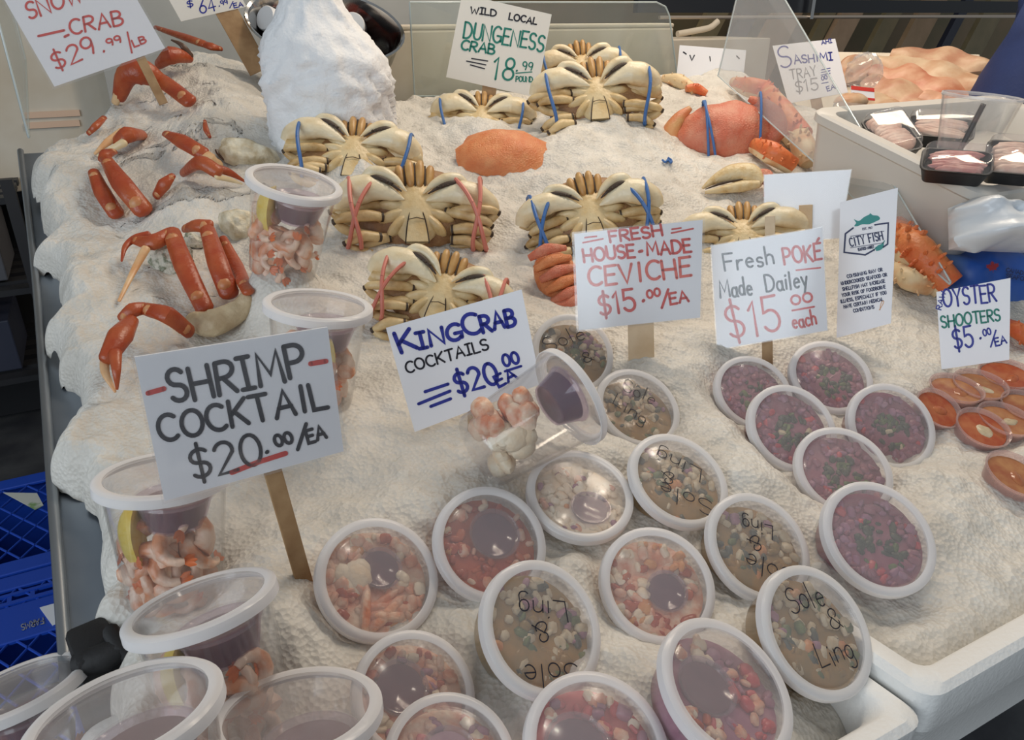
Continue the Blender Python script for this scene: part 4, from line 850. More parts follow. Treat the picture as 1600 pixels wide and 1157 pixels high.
t = cluster('snow_crab_section', 300, 268, 'snow crab claw with white tip pointing at the tall tub', 'crab claw')
limb(t, 'arm_segment', [(244, 306, .012), (256, 288, .03), (270, 274, .03)], [14, 20, 10], A); limb(t, 'palm', [(286, 270, .012), (312, 254, .04), (340, 268, .035)], [14, 24, 22], A, .8); limb(t, 'finger', [(330, 262, .035), (356, 268, .03), (384, 284, .01)], [16, 13, 3], A); limb(t, 'finger', [(338, 276, .03), (358, 280, .02), (378, 287, .008)], [10, 9, 3], M_CLAW)
t = cluster('snow_crab_cluster', 230, 140, 'snow crab body half buried below the snow crab sign', 'crab legs')
limb(t, 'shoulder', [(186, 152, .02), (198, 118, .07), (222, 112, .08), (250, 126, .05)], [20, 34, 42, 26], A, .8); limb(t, 'leg_segment', [(236, 118, .06), (262, 132, .05), (296, 158, .02)], [26, 24, 24], A); limb(t, 'leg_segment', [(180, 160, .01), (188, 140, .04), (200, 128, .05)], [12, 16, 14], B)
t = cluster('snow_crab_section', 140, 205, 'short reddish crab leg sticking out of the far left ice', 'crab leg'); limb(t, 'leg_segment', [(138, 208, .015), (150, 196, .03), (163, 183, .02)], [8, 11, 9], A)
t = cluster('snow_crab_section', 300, 70, "thin crab leg beside the snow crab sign's upper right", 'crab leg'); limb(t, 'leg_segment', [(242, 42, .02), (290, 58, .015), (318, 68, .01)], [7, 12, 12], A); limb(t, 'leg_segment', [(312, 66, .01), (330, 72, .008), (346, 76, .002)], [10, 12, 7], A)
t = cluster('snow_crab_section', 280, 90, "curved dark-red crab claw behind the snow crab sign's corner", 'crab claw'); limb(t, 'palm', [(248, 100, .02), (268, 86, .05), (296, 90, .03)], [16, 28, 16], A, .8); limb(t, 'finger', [(268, 62, .06), (284, 70, .06), (296, 88, .035)], [3, 8, 14], M_TIP)
t = cluster('crab_scrap', 325, 200, 'small red crab scrap poking from ice at left centre', 'crab leg'); limb(t, 'leg_segment', [(320, 188, .012), (322, 202, .015), (328, 214, .008)], [5, 9, 5], A)
# ------------------------------------------------------------------ king crab legs
M_KING = mat('king_crab_shell', (.70, .13, .035), .4, col2=(.74, .26, .09), nscale=20, bump=.6, bscale=100, contrast=(.35, .6), col3=(.82, .56, .30))
M_KINGU = mat('king_crab_underside', (.78, .60, .36), .45, col2=(.70, .36, .16), nscale=24, bump=.4, contrast=(.45, .7))
def spiny(root, pts, wpx, nsp, seed, mt=None, under=True):
    P = leg3(pts); inv = np.array(root.matrix_world.translation); sc = np.mean([depth(p) for p in P])/F; Q = smooth(P, 5); W = interp(wpx, len(Q)); rr = random.Random(seed)
    v = -nz(ray(pts[0][0], pts[0][1])); m = MB(); m.tube([q-inv for q in Q], [w*sc*.5 for w in W], 14, flat=.85, up=v)
    for _ in range(nsp):
        i = rr.randrange(1, len(Q)-1); d = nz(Q[i+1]-Q[i-1]); a = nz(np.cross(d, v)); b = np.cross(a, d); q = rr.uniform(-1.3, 1.6); o = math.sin(q)*a + math.cos(q)*b*(1 if b@v > 0 else -1)
        c = Q[i]-inv + o*W[i]*sc*.42; m.tube([c, c+o*W[i]*sc*.16+d*.001, c+o*W[i]*sc*.20+d*.001], [W[i]*sc*.07, W[i]*sc*.045, .0002], 6)
    o = m.build('leg_segment', mt or M_KING, root)
    if under:
        m = MB(); off = nz(np.cross(nz(Q[-1]-Q[0]), v)); off = off*(1 if off[2] < 0 else -1)
        m.tube([q-inv+off*w*sc*.30-v*w*sc*.05 for q, w in zip(Q, W)], [w*sc*.34 for w in W], 10, up=v); u = m.build('underside', M_KINGU, o); u['label'] = 'pale underside'
    return o
t = cluster('king_crab_section', 1210, 180, 'spiny orange king crab leg bending down behind the sashimi sign', 'crab leg')
spiny(t, [(1146, 128, .03), (1172, 134, .05), (1200, 140, .05)], [16, 26, 26], 14, 1); spiny(t, [(1196, 138, .05), (1218, 172, .05), (1252, 214, .03)], [26, 38, 36], 30, 2); spiny(t, [(1248, 210, .03), (1256, 232, .03), (1264, 256, .015)], [34, 38, 26], 16, 3, M_KINGU, False)
t = cluster('king_crab_section', 1210, 240, 'shorter king crab leg lying right of the banded red crab', 'crab leg'); spiny(t, [(1180, 226, .02), (1205, 236, .035), (1240, 258, .02)], [22, 30, 24], 16, 4)
t = cluster('king_crab_section', 1325, 250, 'upright spiny king crab leg standing above the notice card', 'crab leg'); spiny(t, [(1318, 192, .06), (1322, 230, .04), (1328, 268, .015)], [14, 25, 20], 26, 5, None, False); spiny(t, [(1330, 272, .02), (1338, 288, .02), (1348, 304, .01)], [18, 26, 20], 10, 6, None, False)
t = cluster('king_crab_section', 1440, 400, 'thick king crab leg between notice card and oyster sign', 'crab leg'); spiny(t, [(1398, 352, .05), (1434, 394, .05), (1484, 446, .02)], [36, 54, 44], 60, 7); spiny(t, [(1394, 410, .02), (1420, 436, .03), (1452, 450, .015)], [20, 34, 24], 14, 8, M_KINGU, False)
t = cluster('king_crab_section', 1590, 520, 'red crab leg end showing beside the oyster sign', 'crab leg'); spiny(t, [(1574, 506, .015), (1590, 516, .025), (1612, 534, .01)], [18, 26, 22], 14, 9, None, False)
t = cluster('king_crab_section', 1070, 135, 'half buried pale crab leg with red joint near the back', 'crab leg'); spiny(t, [(1036, 122, .008), (1060, 126, .015), (1086, 142, .01)], [12, 22, 16], 10, 10, M_KINGU, False); spiny(t, [(1072, 138, .01), (1088, 138, .015), (1104, 146, .008)], [10, 16, 10], 8, 11, None, False)
# ------------------------------------------------------------------ oysters and whelks on the ice
M_SHELL = mat('oyster_shell', (.70, .68, .58), .5, col2=(.20, .22, .14), nscale=.09, bump=.9, bscale=.2, contrast=(.5, .64), col3=(.5, .5, .42))
M_WHELK = mat('whelk_shell', (.78, .72, .56), .5, col2=(.50, .40, .24), nscale=.06, bump=.9, bscale=.15)
def shell(name, px, py, w, h_, label, mt, seed, roll=0, lift=.01):
    p = on_ice(px, py, lift); rr = random.Random(seed); S = depth(p)/F; t = empty(name, facing(p, px, py, .4, roll, S), label, 'shell'); m = MB(); ph = [rr.uniform(0, 6) for _ in range(4)]
    vs = []; fs = []; seg, rings = 26, 8
    for side in (1, -1):
        n0 = len(vs)
        for i in range(rings+1):
            q = i/rings
            for k in range(seg):
                a = 2*math.pi*k/seg; e = 1+.10*math.sin(3*a+ph[0])+.05*math.sin(7*a+ph[1]); z = side*(h_*.35)*(1-q**2)**.8*(1 if side > 0 else .6)+h_*.045*math.sin(9*q+ph[2]); vs.append((w*.5*q*math.cos(a)*e, h_*.5*q*math.sin(a)*e, z))
        for i in range(rings):
            for k in range(seg):
                f = (n0+i*seg+k, n0+(i+1)*seg+k, n0+(i+1)*seg+(k+1) % seg, n0+i*seg+(k+1) % seg); fs.append(f if side > 0 else f[::-1])
    m.add(vs, fs); m.build('shell', mt, t); m = MB(); m.tube([(w*.5*1.0*math.cos(a), h_*.5*1.0*math.sin(a), -h_*.06) for a in np.linspace(3.3, 6.1, 14)], [w*.025]*14, 8); m.build('shell_lip', M_TIP, t); return t
shell('oyster', 266, 406, 66, 58, 'white and green oyster shell under the snow crab legs', M_SHELL, 1, 20)
shell('oyster', 302, 376, 24, 34, 'small greenish oyster seen between the two thick legs', M_SHELL, 2, 60)
shell('whelk', 386, 238, 92, 48, 'cream whelk shell beside the ice mound', M_WHELK, 3, -4, .014)
shell('whelk', 374, 352, 56, 66, 'yellowish whelk shell left of the standing tall tub', M_WHELK, 4, 40, .008)
# ------------------------------------------------------------------ counter, foam boxes, tub, background
def st(o, nm=None): o['kind'] = 'structure'; return o
def rim_box(name, x0, x1, y0, y1, label, hgt=.13, rim=.03, depth_in=.05, cat='foam box', drop=0.0):
    """open foam box on the tilted counter: hollow recess with a wide rim"""
    t = empty(name, Matrix.Translation(((x0+x1)/2, (y0+y1)/2, plane_z(0, (y0+y1)/2)-hgt)), label, cat); inv = np.array(t.matrix_world.translation)
    def ringp(i, z, rr=.02):
        pts = []
        X0, X1, Y0, Y1 = x0+i, x1-i, y0+i, y1-i; r_ = max(.004, rr-i*.2)
        for cx, cy, a0 in ((X1-r_, Y0+r_, -90), (X1-r_, Y1-r_, 0), (X0+r_, Y1-r_, 90), (X0+r_, Y0+r_, 180)):
            for k in range(6): a = math.radians(a0+90*k/5); x, y = cx+r_*math.cos(a), cy+r_*math.sin(a); pts.append(np.array((x, y, plane_z(x, y0)-.12*(y-y0)+z-drop))-inv)
        return pts
    L = [ringp(.012, -hgt), ringp(.0, -.055), ringp(-.004, -.05), ringp(-.004, -.006), ringp(.002, 0), ringp(rim-.004, 0), ringp(rim, -.004), ringp(rim+.008, -.018), ringp(rim+.012, -depth_in)]
    m = MB(); n = len(L[0]); vs = [p for r_ in L for p in r_]; fs = [tuple(range(n))[::-1], tuple(range((len(L)-1)*n, len(L)*n))]
    for i in range(len(L)-1):
        for k in range(n): fs.append((i*n+k, i*n+(k+1) % n, (i+1)*n+(k+1) % n, (i+1)*n+k))
    m.add(vs, fs); m.build('box', M_FOAM, t); return t
rim_box('foam_box', .520, 1.66, .243, .44, 'white foam box at the front right, filled with bare ice', rim=.022)
rim_box('foam_box', .02, .510, .238, .40, 'white foam box under the front tubs, its right corner showing', depth_in=.06, rim=.018, drop=.014)
rim_box('foam_box', -.105, .014, .36, .54, 'white foam box at lower left, only its back rim showing', depth_in=.10)
# deck and side lip
e0 = on(28, 180, -.05); e1 = on(98, 900, -.05)
m = MB(); 
def dk(x, y, h): return (x, y, float(base_z(0.0, y))*1.0 + h)
xl0 = lambda y: e1[0] + (e0[0]-e1[0])*(y-e1[1])/(e0[1]-e1[1])
ys = np.linspace(.575, 1.93, 14); top = []; bot = []
vs = []; fs = []
for y in ys:
    a = xl0(y); z = float(base_z(a, y))-.062; vs += [(a, y, z), (1.9, y, z-.02), (1.9, y, z-.05), (a, y, z-.05)]
for i in range(len(ys)-1):
    for k in range(4): fs.append((i*4+k, (i+1)*4+k, (i+1)*4+(k+1) % 4, i*4+(k+1) % 4))
fs += [(0, 1, 2, 3), tuple((len(ys)-1)*4+k for k in (3, 2, 1, 0))]
t = empty('display_counter', Matrix.Translation((.8, 1.3, 0)), 'long steel display counter carrying the ice', 'counter'); inv = np.array((.8, 1.3, 0))
m.add([np.array(v)-inv for v in vs], fs); m.build('steel_deck', M_STEEL, t, smooth=False)
m = MB(); P = [np.array((xl0(y)-.004, y, float(base_z(xl0(y), y))-.056))-inv for y in ys]; m.tube(P, .006, 10); m.build('rolled_edge', mat('worn_steel_edge', (.30, .32, .34), .35, metal=.8), t)
MB().box((.06, 0, .42), (1.8, 1.3, .80)).build('cabinet', mat('dark_cabinet', (.03, .032, .036), .5), t, smooth=False)
# black rubber corner at the end of the deck
p = on(152, 1022, -.02); t = empty('rubber_corner', Matrix.Translation(p), 'black rubber corner piece at the lower left end of the ice', 'rubber corner')
m = MB(); m.tube([(-.016, .006, -.01), (.004, -.002, -.004), (.022, .004, -.002)], [.011, .012, .010], 12); m.build('fold', M_RUBBER, t); m = MB(); m.box((-.004, .02, -.012), (.034, .05, .03), rotz(.2), .006); m.build('block', M_RUBBER, t)
m = MB(); m.tube([(.012, .012, -.004), (.013, .010, .010), (.016, .0, .002), (.024, -.004, -.012)], [.006, .007, .007, .008], 10); m.build('hook', M_RUBBER, t)
# floor
W_FLOOR = MB().add([(-3, -2, 0), (6, -2, 0), (6, 6, 0), (-3, 6, 0)], [(0, 1, 2, 3)]).build('floor', mat('wet_concrete_floor', (.10, .105, .11), .45, col2=(.05, .052, .06), nscale=6, bump=.2, bscale=40)); st(W_FLOOR)
# ice mound at the back
m = MB(); p = at(520, 170, 1.52)
S = 1.52/F; rs = np.random.RandomState(5); vs = []; fs = []; seg, rings = 72, 60
for i in range(rings+1):
    q = i/rings; hh = -110 + 290*math.sin(q*math.pi/2)**.9 if False else -110 + 312*q; prof = np.interp(hh, [-110, -60, 0, 40, 75, 105, 125, 150, 175, 192, 202], [104, 96, 92, 98, 92, 74, 58, 44, 38, 26, 0])
    for k in range(seg):
        a = 2*math.pi*k/seg; ux, uy = math.cos(a), math.sin(a)
        e = 1 + .16*float(noise2(np.array(ux*1.2+3), np.array(uy*1.2+q*2.6), 1.6, 21)) + .14*float(noise2(np.array(ux*2+5), np.array(uy*2+q*5), 3, 22)) + .09*float(noise2(np.array(ux*3+9), np.array(uy*3+q*9), 5, 23)) + .05*float(noise2(np.array(ux*3+9), np.array(uy*3+q*9), 13, 24)) + rs.uniform(-.012, .012)
        cx = np.interp(hh, [-110, 40, 75, 110, 150, 180], [0, -2, -6, -16, -18, -18])
        vs.append(((prof*ux*e+cx)*S, prof*.8*uy*e*S, hh*S))
for i in range(rings):
    for k in range(seg): fs.append((i*seg+k, i*seg+(k+1) % seg, (i+1)*seg+(k+1) % seg, (i+1)*seg+k))
m.add(vs, fs); o = m.build('ice_mound', M_SNOW); o.data.set_sharp_from_angle(angle=3.1)
o.matrix_world = frame(p, (0, 0, 1), CM[:, 0]); tag(o, 'tall mound of packed white ice in front of the steel bowl', 'ice mound', kind='stuff')
# ------------------------------------------------------------------ oval steel bowl with jars
p = at(507, 38, 1.74); S = 1.74/F; t = empty('steel_bowl', frame(p, nz((-.25, -.62, .75)), CM @ np.array([math.cos(math.radians(14)), math.sin(math.radians(14)), 0])), 'oval polished steel bowl behind the ice mound', 'bowl')
m = MB(); prof = [(1.0, 0), (1.03, .004), (1.05, 0), (1.03, -.006), (.97, -.02), (.86, -.075), (.70, -.10), (0, -.104), (0, -.100), (.68, -.096), (.84, -.072), (.94, -.018), (1.0, 0)]
vs = []; fs = []; seg = 48; ra, rb = 122*S, 70*S
for r_, z in prof:
    for k in range(seg): a = 2*math.pi*k/seg; vs.append((ra*r_*math.cos(a), rb*r_*math.sin(a), z))
for i in range(len(prof)-1):
    for k in range(seg): fs.append((i*seg+k, i*seg+(k+1) % seg, (i+1)*seg+(k+1) % seg, (i+1)*seg+k))
m.add(vs, fs); m.build('bowl', M_CHROME, t); bowlM = t.matrix_world.copy()
M_JAR = mat('dark_red_sauce_jar', (.22, .03, .015), .2, coat=.5); M_JARL = mat('black_jar_band', (.02, .022, .03), .35); M_LIDW = mat('white_jar_lid', (.72, .73, .74), .4)
for i, (x, y, tl, lab, lidm) in enumerate([(.072, -.012, .35, 'dark red sauce jar at the right end of the steel bowl', None), (.020, .020, .3, 'dark red sauce jar in the middle of the steel bowl', None), (.045, .040, .2, 'sauce jar with white label behind two others in the bowl', 1), (-.115, .004, -.5, 'white-lidded jar at the left end of the steel bowl', 1)]):
    M = bowlM @ Matrix.Translation((x*1.15, y, -.03)) @ Matrix.Rotation(tl, 4, 'Y') @ Matrix.Rotation(.5, 4, 'X'); j = empty('sauce_jar', M, lab, 'jar')
    MB().lathe([(0, -.05), (.026, -.05), (.030, -.044), (.030, .0), (.027, .008), (0, .008)], 28).build('jar', M_JAR, j)
    MB().lathe([(.0305, -.012), (.0312, -.010), (.0312, .004), (.0300, .006)], 28).build('label_band', M_JARL, j)
    MB().lathe([(0, .024), (.026, .024), (.0285, .021), (.0285, .007), (0, .007)], 28).build('jar_lid', M_LIDW if lidm else M_JARL, j)
# ------------------------------------------------------------------ glass guards
def pane(label, pts, nm='glass_guard', th=.006, gm=None):
    P = [np.array(q) for q in pts]; n = nz(np.cross(P[1]-P[0], P[2]-P[0])); c = sum(P)/len(P); t = empty(nm, Matrix.Translation(c), label, 'glass guard')
    MB().prism([q-c-n*th/2 for q in P], [q-c+n*th/2 for q in P]).build('pane', gm or M_GLASS, t, smooth=False)
    m = MB()
    for i in range(len(P)): m.tube([P[i]-c, P[(i+1) % len(P)]-c], th*(.36 if gm is None else .22), 8)
    m.build('polished_edge', M_GLASSEDGE, t); return t
YB = 1.90
def ony(px, py, y): r = ray(px, py); return CAM + r*(y/r[1])
B0 = [ony(648, 150, YB), ony(1062, 150, YB), ony(1046, 24, YB), ony(1040, 10, YB), ony(1026, 3, YB), ony(640, 3, YB)]
pane('upright clear guard glass along the back with rounded corner', B0)
a = at(1122, 118, 1.74); b = at(1484, 444, 1.17); cc = at(1165, -60, 1.74); cc2 = at(1192, -60, 1.70)
pane('slanting clear side guard running past the sashimi sign', [a, b, b+(0, 0, .004), cc2, cc], gm=M_GLASS2)
# left end guard
l0 = on(60, 250, -.06); X0 = -.130
def onx(px, py, x): r = ray(px, py); return CAM + r*(x/r[0])
pane('clear end guard at the left, behind the snow crab sign', [(X0, 1.90, float(base_z(X0, 1.90))-.02), (X0, 2.45, float(base_z(X0, 2.45))-.02), (X0, 2.45, 1.56), (X0, 1.96, 1.54), (X0, 1.90, 1.50)])
# ------------------------------------------------------------------ back of the counter
M_CREAM = mat('cream_board', (.66, .57, .44), .6, col2=(.74, .66, .54), nscale=9, bump=.1)
lz = ony(660, 46, 1.94)[2]; lx1 = ony(1052, 60, 1.94)[0]; lx0 = .42
t = empty('back_ledge', Matrix.Translation(((lx0+lx1)/2, 1.97, lz-.2)), 'cream ledge board along the back of the ice', 'ledge')
MB().box((0, 0, 0), (lx1-lx0, .06, .40), None, .006).build('board', M_CREAM, t, smooth=False); MB().box((0, .01, .205), (lx1-lx0, .08, .012), None, .004).build('ledge_lip', M_CREAM, t, smooth=False)
M_PANEL = mat('pale_grey_panel', (.42, .42, .40), .5, col2=(.50, .50, .47), nscale=5)
MB_ = MB().box((.70, 2.75, 1.35), (1.3, .03, 1.5)); o = MB_.build('trim_1', M_PANEL, smooth=False); st(o)
# rail + dark beam + backing wall
t = empty('back_rail', Matrix.Translation(ony(1300, 26, 2.75)), 'bright steel rail with dark beam above it at the back', 'rail'); iv = np.array(t.matrix_world.translation)
ra_, rb_ = ony(1030, 27, 2.75)-iv, ony(1590, 25, 2.75)-iv
m = MB(); m.tube([ra_, rb_], .008, 10); m.build('rail', mat('warm_steel_rail', (.62, .52, .42), .3, metal=.6), t)
m = MB(); c_ = (ra_+rb_)/2+np.array((0, .03, .045)); m.box(c_, (np.linalg.norm(rb_-ra_)+.2, .03, .055)); m.build('beam', mat('dark_beam', (.018, .02, .025), .4), t, smooth=False)
m = MB(); q_ = ony(1268, 12, 2.74)-iv
m.box(q_, (.02, .02, .09)); m.build('bracket', M_CHROME, t, smooth=False)
M_BACK = mat('olive_brown_backing', (.26, .18, .10), .6, col2=(.16, .14, .07), nscale=3, bump=.1, contrast=(.3, .7), col3=(.36, .24, .14))
o = MB().add([(-3.0, 3.6, 0), (6.5, 3.6, 0), (6.5, 3.6, 3.4), (-3.0, 3.6, 3.4)], [(0, 1, 2, 3)]).build('wall_back', M_BACK, smooth=False); st(o)
M_BRD = [mat('brown_board', (.44, .29, .17), .6, col2=(.36, .24, .13), nscale=8), mat('olive_board', (.27, .21, .11), .6, col2=(.20, .165, .085), nscale=8), mat('dark_navy_board', (.02, .024, .045), .5), mat('tan_board', (.52, .35, .22), .6, col2=(.42, .28, .17), nscale=8)]
bl = ['leaning brown board', 'leaning olive board', 'leaning dark board', 'leaning tan board']
wh = ['beside the slanting guard', 'left of the sashimi sign top', 'above the sashimi sign', 'right of the sashimi sign', 'above the clear crinkled film', 'left of the long dark one', 'leaning longest above the fillets', 'above the fillet heap', 'nearest the blue coat']
for i, (x0, x1, mi) in enumerate([(1080, 40, 1), (1130, 34, 2), (1190, 60, 0), (1255, 26, 1), (1290, 50, 3), (1355, 40, 1), (1410, 60, 0), (1462, 24, 2), (1510, 60, 1)]):
    a_ = ony(x0-40, 170, 3.0); b_ = ony(x0+60, -20, 3.15); d_ = nz(b_-a_); L = np.linalg.norm(b_-a_); w = x1*3.4/F; sx = nz(np.cross(d_, (0, -1, 0))); R = np.stack([sx, np.cross(d_, sx), d_], 1)
    t = MB().box((0, 0, 0), (w, .03, L+.5), R).build('leaning_board', M_BRD[mi], smooth=False); t.location = (a_+b_)/2; tag(t, bl[mi]+' at the back, '+wh[i], 'board')
# bread-like wrapped scrap and pale pipe seen between the guards
hz_ = ony(1090, 48, 2.6)[2]-.025; tag(MB().box((0, 0, 0), (.5, .3, hz_), None, .003).build('back_cabinet', M_CREAM, smooth=False), 'cream cabinet under the pale hose behind the guard glass', 'cabinet').location = np.append(ony(1090, 48, 2.6)[:2], hz_/2)
o = MB().tube(smooth([(-.10, 0, -.01), (-.02, 0, 0), (.06, .0, .012), (.10, 0, .035)], 5), .012, 12).build('pale_hose', M_CREAM); o.location = ony(1090, 48, 2.6); tag(o, 'pale bent hose in the gap between the glass guards', 'hose')
# side counter with fillets
t = empty('side_counter', Matrix.Translation((1.80, 1.68, 0)), 'low dark fish counter behind the fillets at upper right', 'counter')
fz = at(1430, 190, 2.0)[2]-.05
_c = (at(1430, 190, 2.0)+at(1450, 84, 2.12))/2 - np.array(t.matrix_world.translation); _a = nz(at(1450, 84, 2.12)-at(1430, 190, 2.0)); _s = nz(np.cross(_a, (0, 0, 1))); _n = np.cross(_s, _a)
_s = _s*(1 if _s[0] > 0 else -1); MB().box(_c-_n*.035-_s*.10, (.46, .34, .03), np.stack([_s, _a, _n], 1), .004).build('sloping_board', M_CREAM, t, smooth=False)
MB().box((-.02, 0, fz/2-.1), (.22, .40, fz-.2), None, .01).build('top', mat('dark_counter', (.05, .045, .04), .5), t, smooth=False)
M_FIL = [mat('salmon_fillet', (.50, .15, .07), .35, col2=(.66, .36, .22), nscale=22, bump=.3, bscale=50), mat('pale_fillet', (.64, .45, .28), .4, col2=(.50, .24, .14), nscale=18, bump=.3, bscale=50), mat('tan_fillet', (.52, .27, .14), .4, col2=(.66, .48, .31), nscale=20, bump=.3, bscale=50)]
BO = np.array(t.matrix_world.translation) + _c - _n*.018
def onboard(px, py, lift=0.0):
    r = ray(px, py); k = ((BO + _n*lift - CAM) @ _n)/(r @ _n); return CAM + r*k
fil = [((1318, 96), (1362, 120), 44, 1, 'pale fillet end left of the clear film'), ((1392, 84), (1550, 104), 40, 1, 'pale fillet farthest back beside the blue coat'), ((1368, 92), (1545, 136), 42, 2, 'tan fillet along the back of the heap'),
       ((1364, 106), (1530, 168), 46, 0, 'long salmon pink fillet in the middle of the heap'), ((1356, 124), (1470, 186), 46, 1, 'pale fillet at the front left of the heap'), ((1440, 150), (1545, 192), 40, 0, 'orange fillet just behind the clear cup'), ((1345, 150), (1440, 196), 34, 2, 'tan fillet behind the tub rim, lowest in the heap')]
for i, (a2, b2, w2, mi, lb) in enumerate(fil):
    lf_ = .012+.007*i; A_ = onboard(*a2, lf_); B_ = onboard(*b2, lf_); ax = B_-A_; L = np.linalg.norm(ax); d1 = ax/L; d2 = np.cross(_n, d1); w = w2*2.05/F*1.5; nu, nv = 30, 11; top = []; 
    for iu in range(nu):
        u = iu/(nu-1)
        for iv_ in range(nv):
            v_ = iv_/(nv-1)*2-1; wd_ = w*.5*(min(1, .45+2.2*u)*min(1, .35+1.9*(1-u)))*(1+.10*math.sin(11*u+i*2))
            top.append(A_ + ax*u + d2*(v_*wd_) + _n*(.011*(1-v_*v_)+.003*math.sin(7*u+2*v_+i)+.004*math.sin(17*u-i)))
    c_ = (A_+B_)/2; m = MB(); N_ = nu*nv; vs = [q-c_ for q in top] + [q-c_-_n*.012 for q in top]; fs = []
    for iu in range(nu-1):
        for iv_ in range(nv-1):
            k = iu*nv+iv_; fs += [(k, k+nv, k+nv+1, k+1), (N_+k, N_+k+1, N_+k+nv+1, N_+k+nv)]
    bd = list(range(nv)) + [iu*nv+nv-1 for iu in range(1, nu)] + [(nu-1)*nv+k for k in range(nv-2, -1, -1)] + [iu*nv for iu in range(nu-2, 0, -1)]
    for k in range(len(bd)): e, f = bd[k], bd[(k+1) % len(bd)]; fs.append((e, f, N_+f, N_+e))
    m.add(vs, fs); o = m.build('fish_fillet', M_FIL[mi]); o.location = c_; tag(o, lb, 'fish fillet')
p = at(1350, 112, 1.95); m = MB(); vs = []; rs = np.random.RandomState(4)
m.ell((0, 0, 0), (.05, .04, .045), None, 22, 14, jit=.10); o = m.build('plastic_film', M_CLEARF if False else clear('crinkled_film', milk=.18, gloss=1.0, gloss_rough=.05), smooth=False); o.location = p; tag(o, 'crumpled clear plastic film beside the sashimi sign', 'plastic film')
p = at(1348, 146, 1.9); t = empty('label_tag', frame(p, nz((-.2, -.8, .5)), CM[:, 0]), 'red and white label strip right of the sashimi sign', 'label'); MB().box((0, 0, 0), (.065, .028, .002)).build('card', M_PAPER, t, smooth=False); MB().box((0, .012, .0012), (.065, .010, .0012)).build('red_band', INK['red'], t, smooth=False); MB().box((0, -.013, .0012), (.065, .006, .0012)).build('red_band', INK['red'], t, smooth=False)
o = MB().ell((0, 0, 0), (.05, .03, .02), None, 16, 8, jit=.05).build('smoked_fish_piece', M_FIL[2]); o.location = at(1330, 158, 1.85); tag(o, 'golden piece of fish just under the red label strip', 'fish piece')
# ------------------------------------------------------------------ white tub at the right with sashimi trays
CX = at(1540, 303, 1.15); uX = np.array([1., 0, 0]); tl = math.radians(14); vY = np.array([0, math.cos(tl), math.sin(tl)]); nW = np.cross(uX, vY)
TM = Matrix(((uX[0], vY[0], nW[0], CX[0]), (uX[1], vY[1], nW[1], CX[1]), (uX[2], vY[2], nW[2], CX[2]), (0, 0, 0, 1)))
t = empty('white_tub', TM, 'big white plastic tub holding sashimi trays at the right edge', 'tub')
TY = .36
def rr_ring(x0, x1, y0, y1, z, r_):
    pts = []
    for cx, cy, a0 in ((x1-r_, y0+r_, -90), (x1-r_, y1-r_, 0), (x0+r_, y1-r_, 90), (x0+r_, y0+r_, 180)):
        for k in range(7): a = math.radians(a0+90*k/6); pts.append((cx+r_*math.cos(a), cy+r_*math.sin(a), z))
    return pts
L = [rr_ring(.03, .52, .03, TY-.03, -.20, .03), rr_ring(.0, .55, .0, TY, -.02, .03), rr_ring(-.008, .558, -.008, TY+.008, -.015, .035), rr_ring(-.008, .558, -.008, TY+.008, -.002, .035), rr_ring(-.004, .554, -.004, TY+.004, .002, .033), rr_ring(.018, .53, .018, TY-.02, .002, .025), rr_ring(.022, .526, .022, TY-.024, -.004, .022), rr_ring(.03, .52, .03, TY-.03, -.06, .02)]
m = MB(); n = len(L[0]); fs = [tuple(range(n))[::-1], tuple(range((len(L)-1)*n, len(L)*n))]
for i in range(len(L)-1):
    for k in range(n): fs.append((i*n+k, i*n+(k+1) % n, (i+1)*n+(k+1) % n, (i+1)*n+k))
m.add([q for r_ in L for q in r_], fs); m.build('tub', mat('white_tub_plastic', (.64, .61, .56), .45), t)
M_TRAYL = clear('tray_lid_plastic', milk=.09, gloss=1.3, gloss_rough=.05); M_FISHP = mat('pink_sashimi', (.62, .36, .28), .35, col2=(.72, .52, .42), nscale=40, bump=.3)
M_FISHR = mat('red_sashimi', (.42, .10, .10), .35, col2=(.58, .30, .26), nscale=40, bump=.3)
def tray(px, py, d, wpx, hpx, roll, lean, label, fm=None):
    p = at(px, py, d); S = d/F; w, h_ = wpx*S, hpx*S; t = empty('sashimi_tray', facing(p, px, py, lean, roll), label, 'sashimi tray')
    def ring(k, z, r_): return [(x*1.0, y*1.0, z) for x, y, _ in rr_ring(-w/2*k, w/2*k, -h_/2*k, h_/2*k, 0, r_)]
    def shellm(levels, mt, nm, capb=True, capt=True):
        L = [ring(*q) for q in levels]; n = len(L[0]); fs = []
        if capb: fs.append(tuple(range(n))[::-1])
        if capt: fs.append(tuple(range((len(L)-1)*n, len(L)*n)))
        for i in range(len(L)-1):
            for k in range(n): fs.append((i*n+k, i*n+(k+1) % n, (i+1)*n+(k+1) % n, (i+1)*n+k))
        return MB().add([q for r_ in L for q in r_], fs).build(nm, mt, t)
    shellm([(.84, -.035, .008), (.98, -.008, .010), (1.02, -.006, .011), (1.02, -.003, .011), (.95, -.003, .010), (.86, -.022, .008)], M_BLACK, 'base')
    shellm([(1.0, -.002, .010), (.97, .0, .010), (.94, .012, .010), (.88, .016, .010), (.86, .0155, .010), (.82, .015, .010)], M_TRAYL, 'clear_lid', capb=False)
    rr = random.Random(int(px)); m = MB()
    for i in range(10):
        m.ell((rr.uniform(-.06, .06)*w, (-.34+.075*i)*h_, -.006), (w*rr.uniform(.33, .40), h_*.14, .006), rotz(rr.uniform(-.12, .12)) @ rotx(.35), 16, 7, e=.8, jit=.07)
    o = m.build('sashimi_slices', fm or M_FISHP, None); o.matrix_world = t.matrix_world.copy(); tag(o, 'sliced fish in the '+label, 'sashimi', kind='stuff'); return t
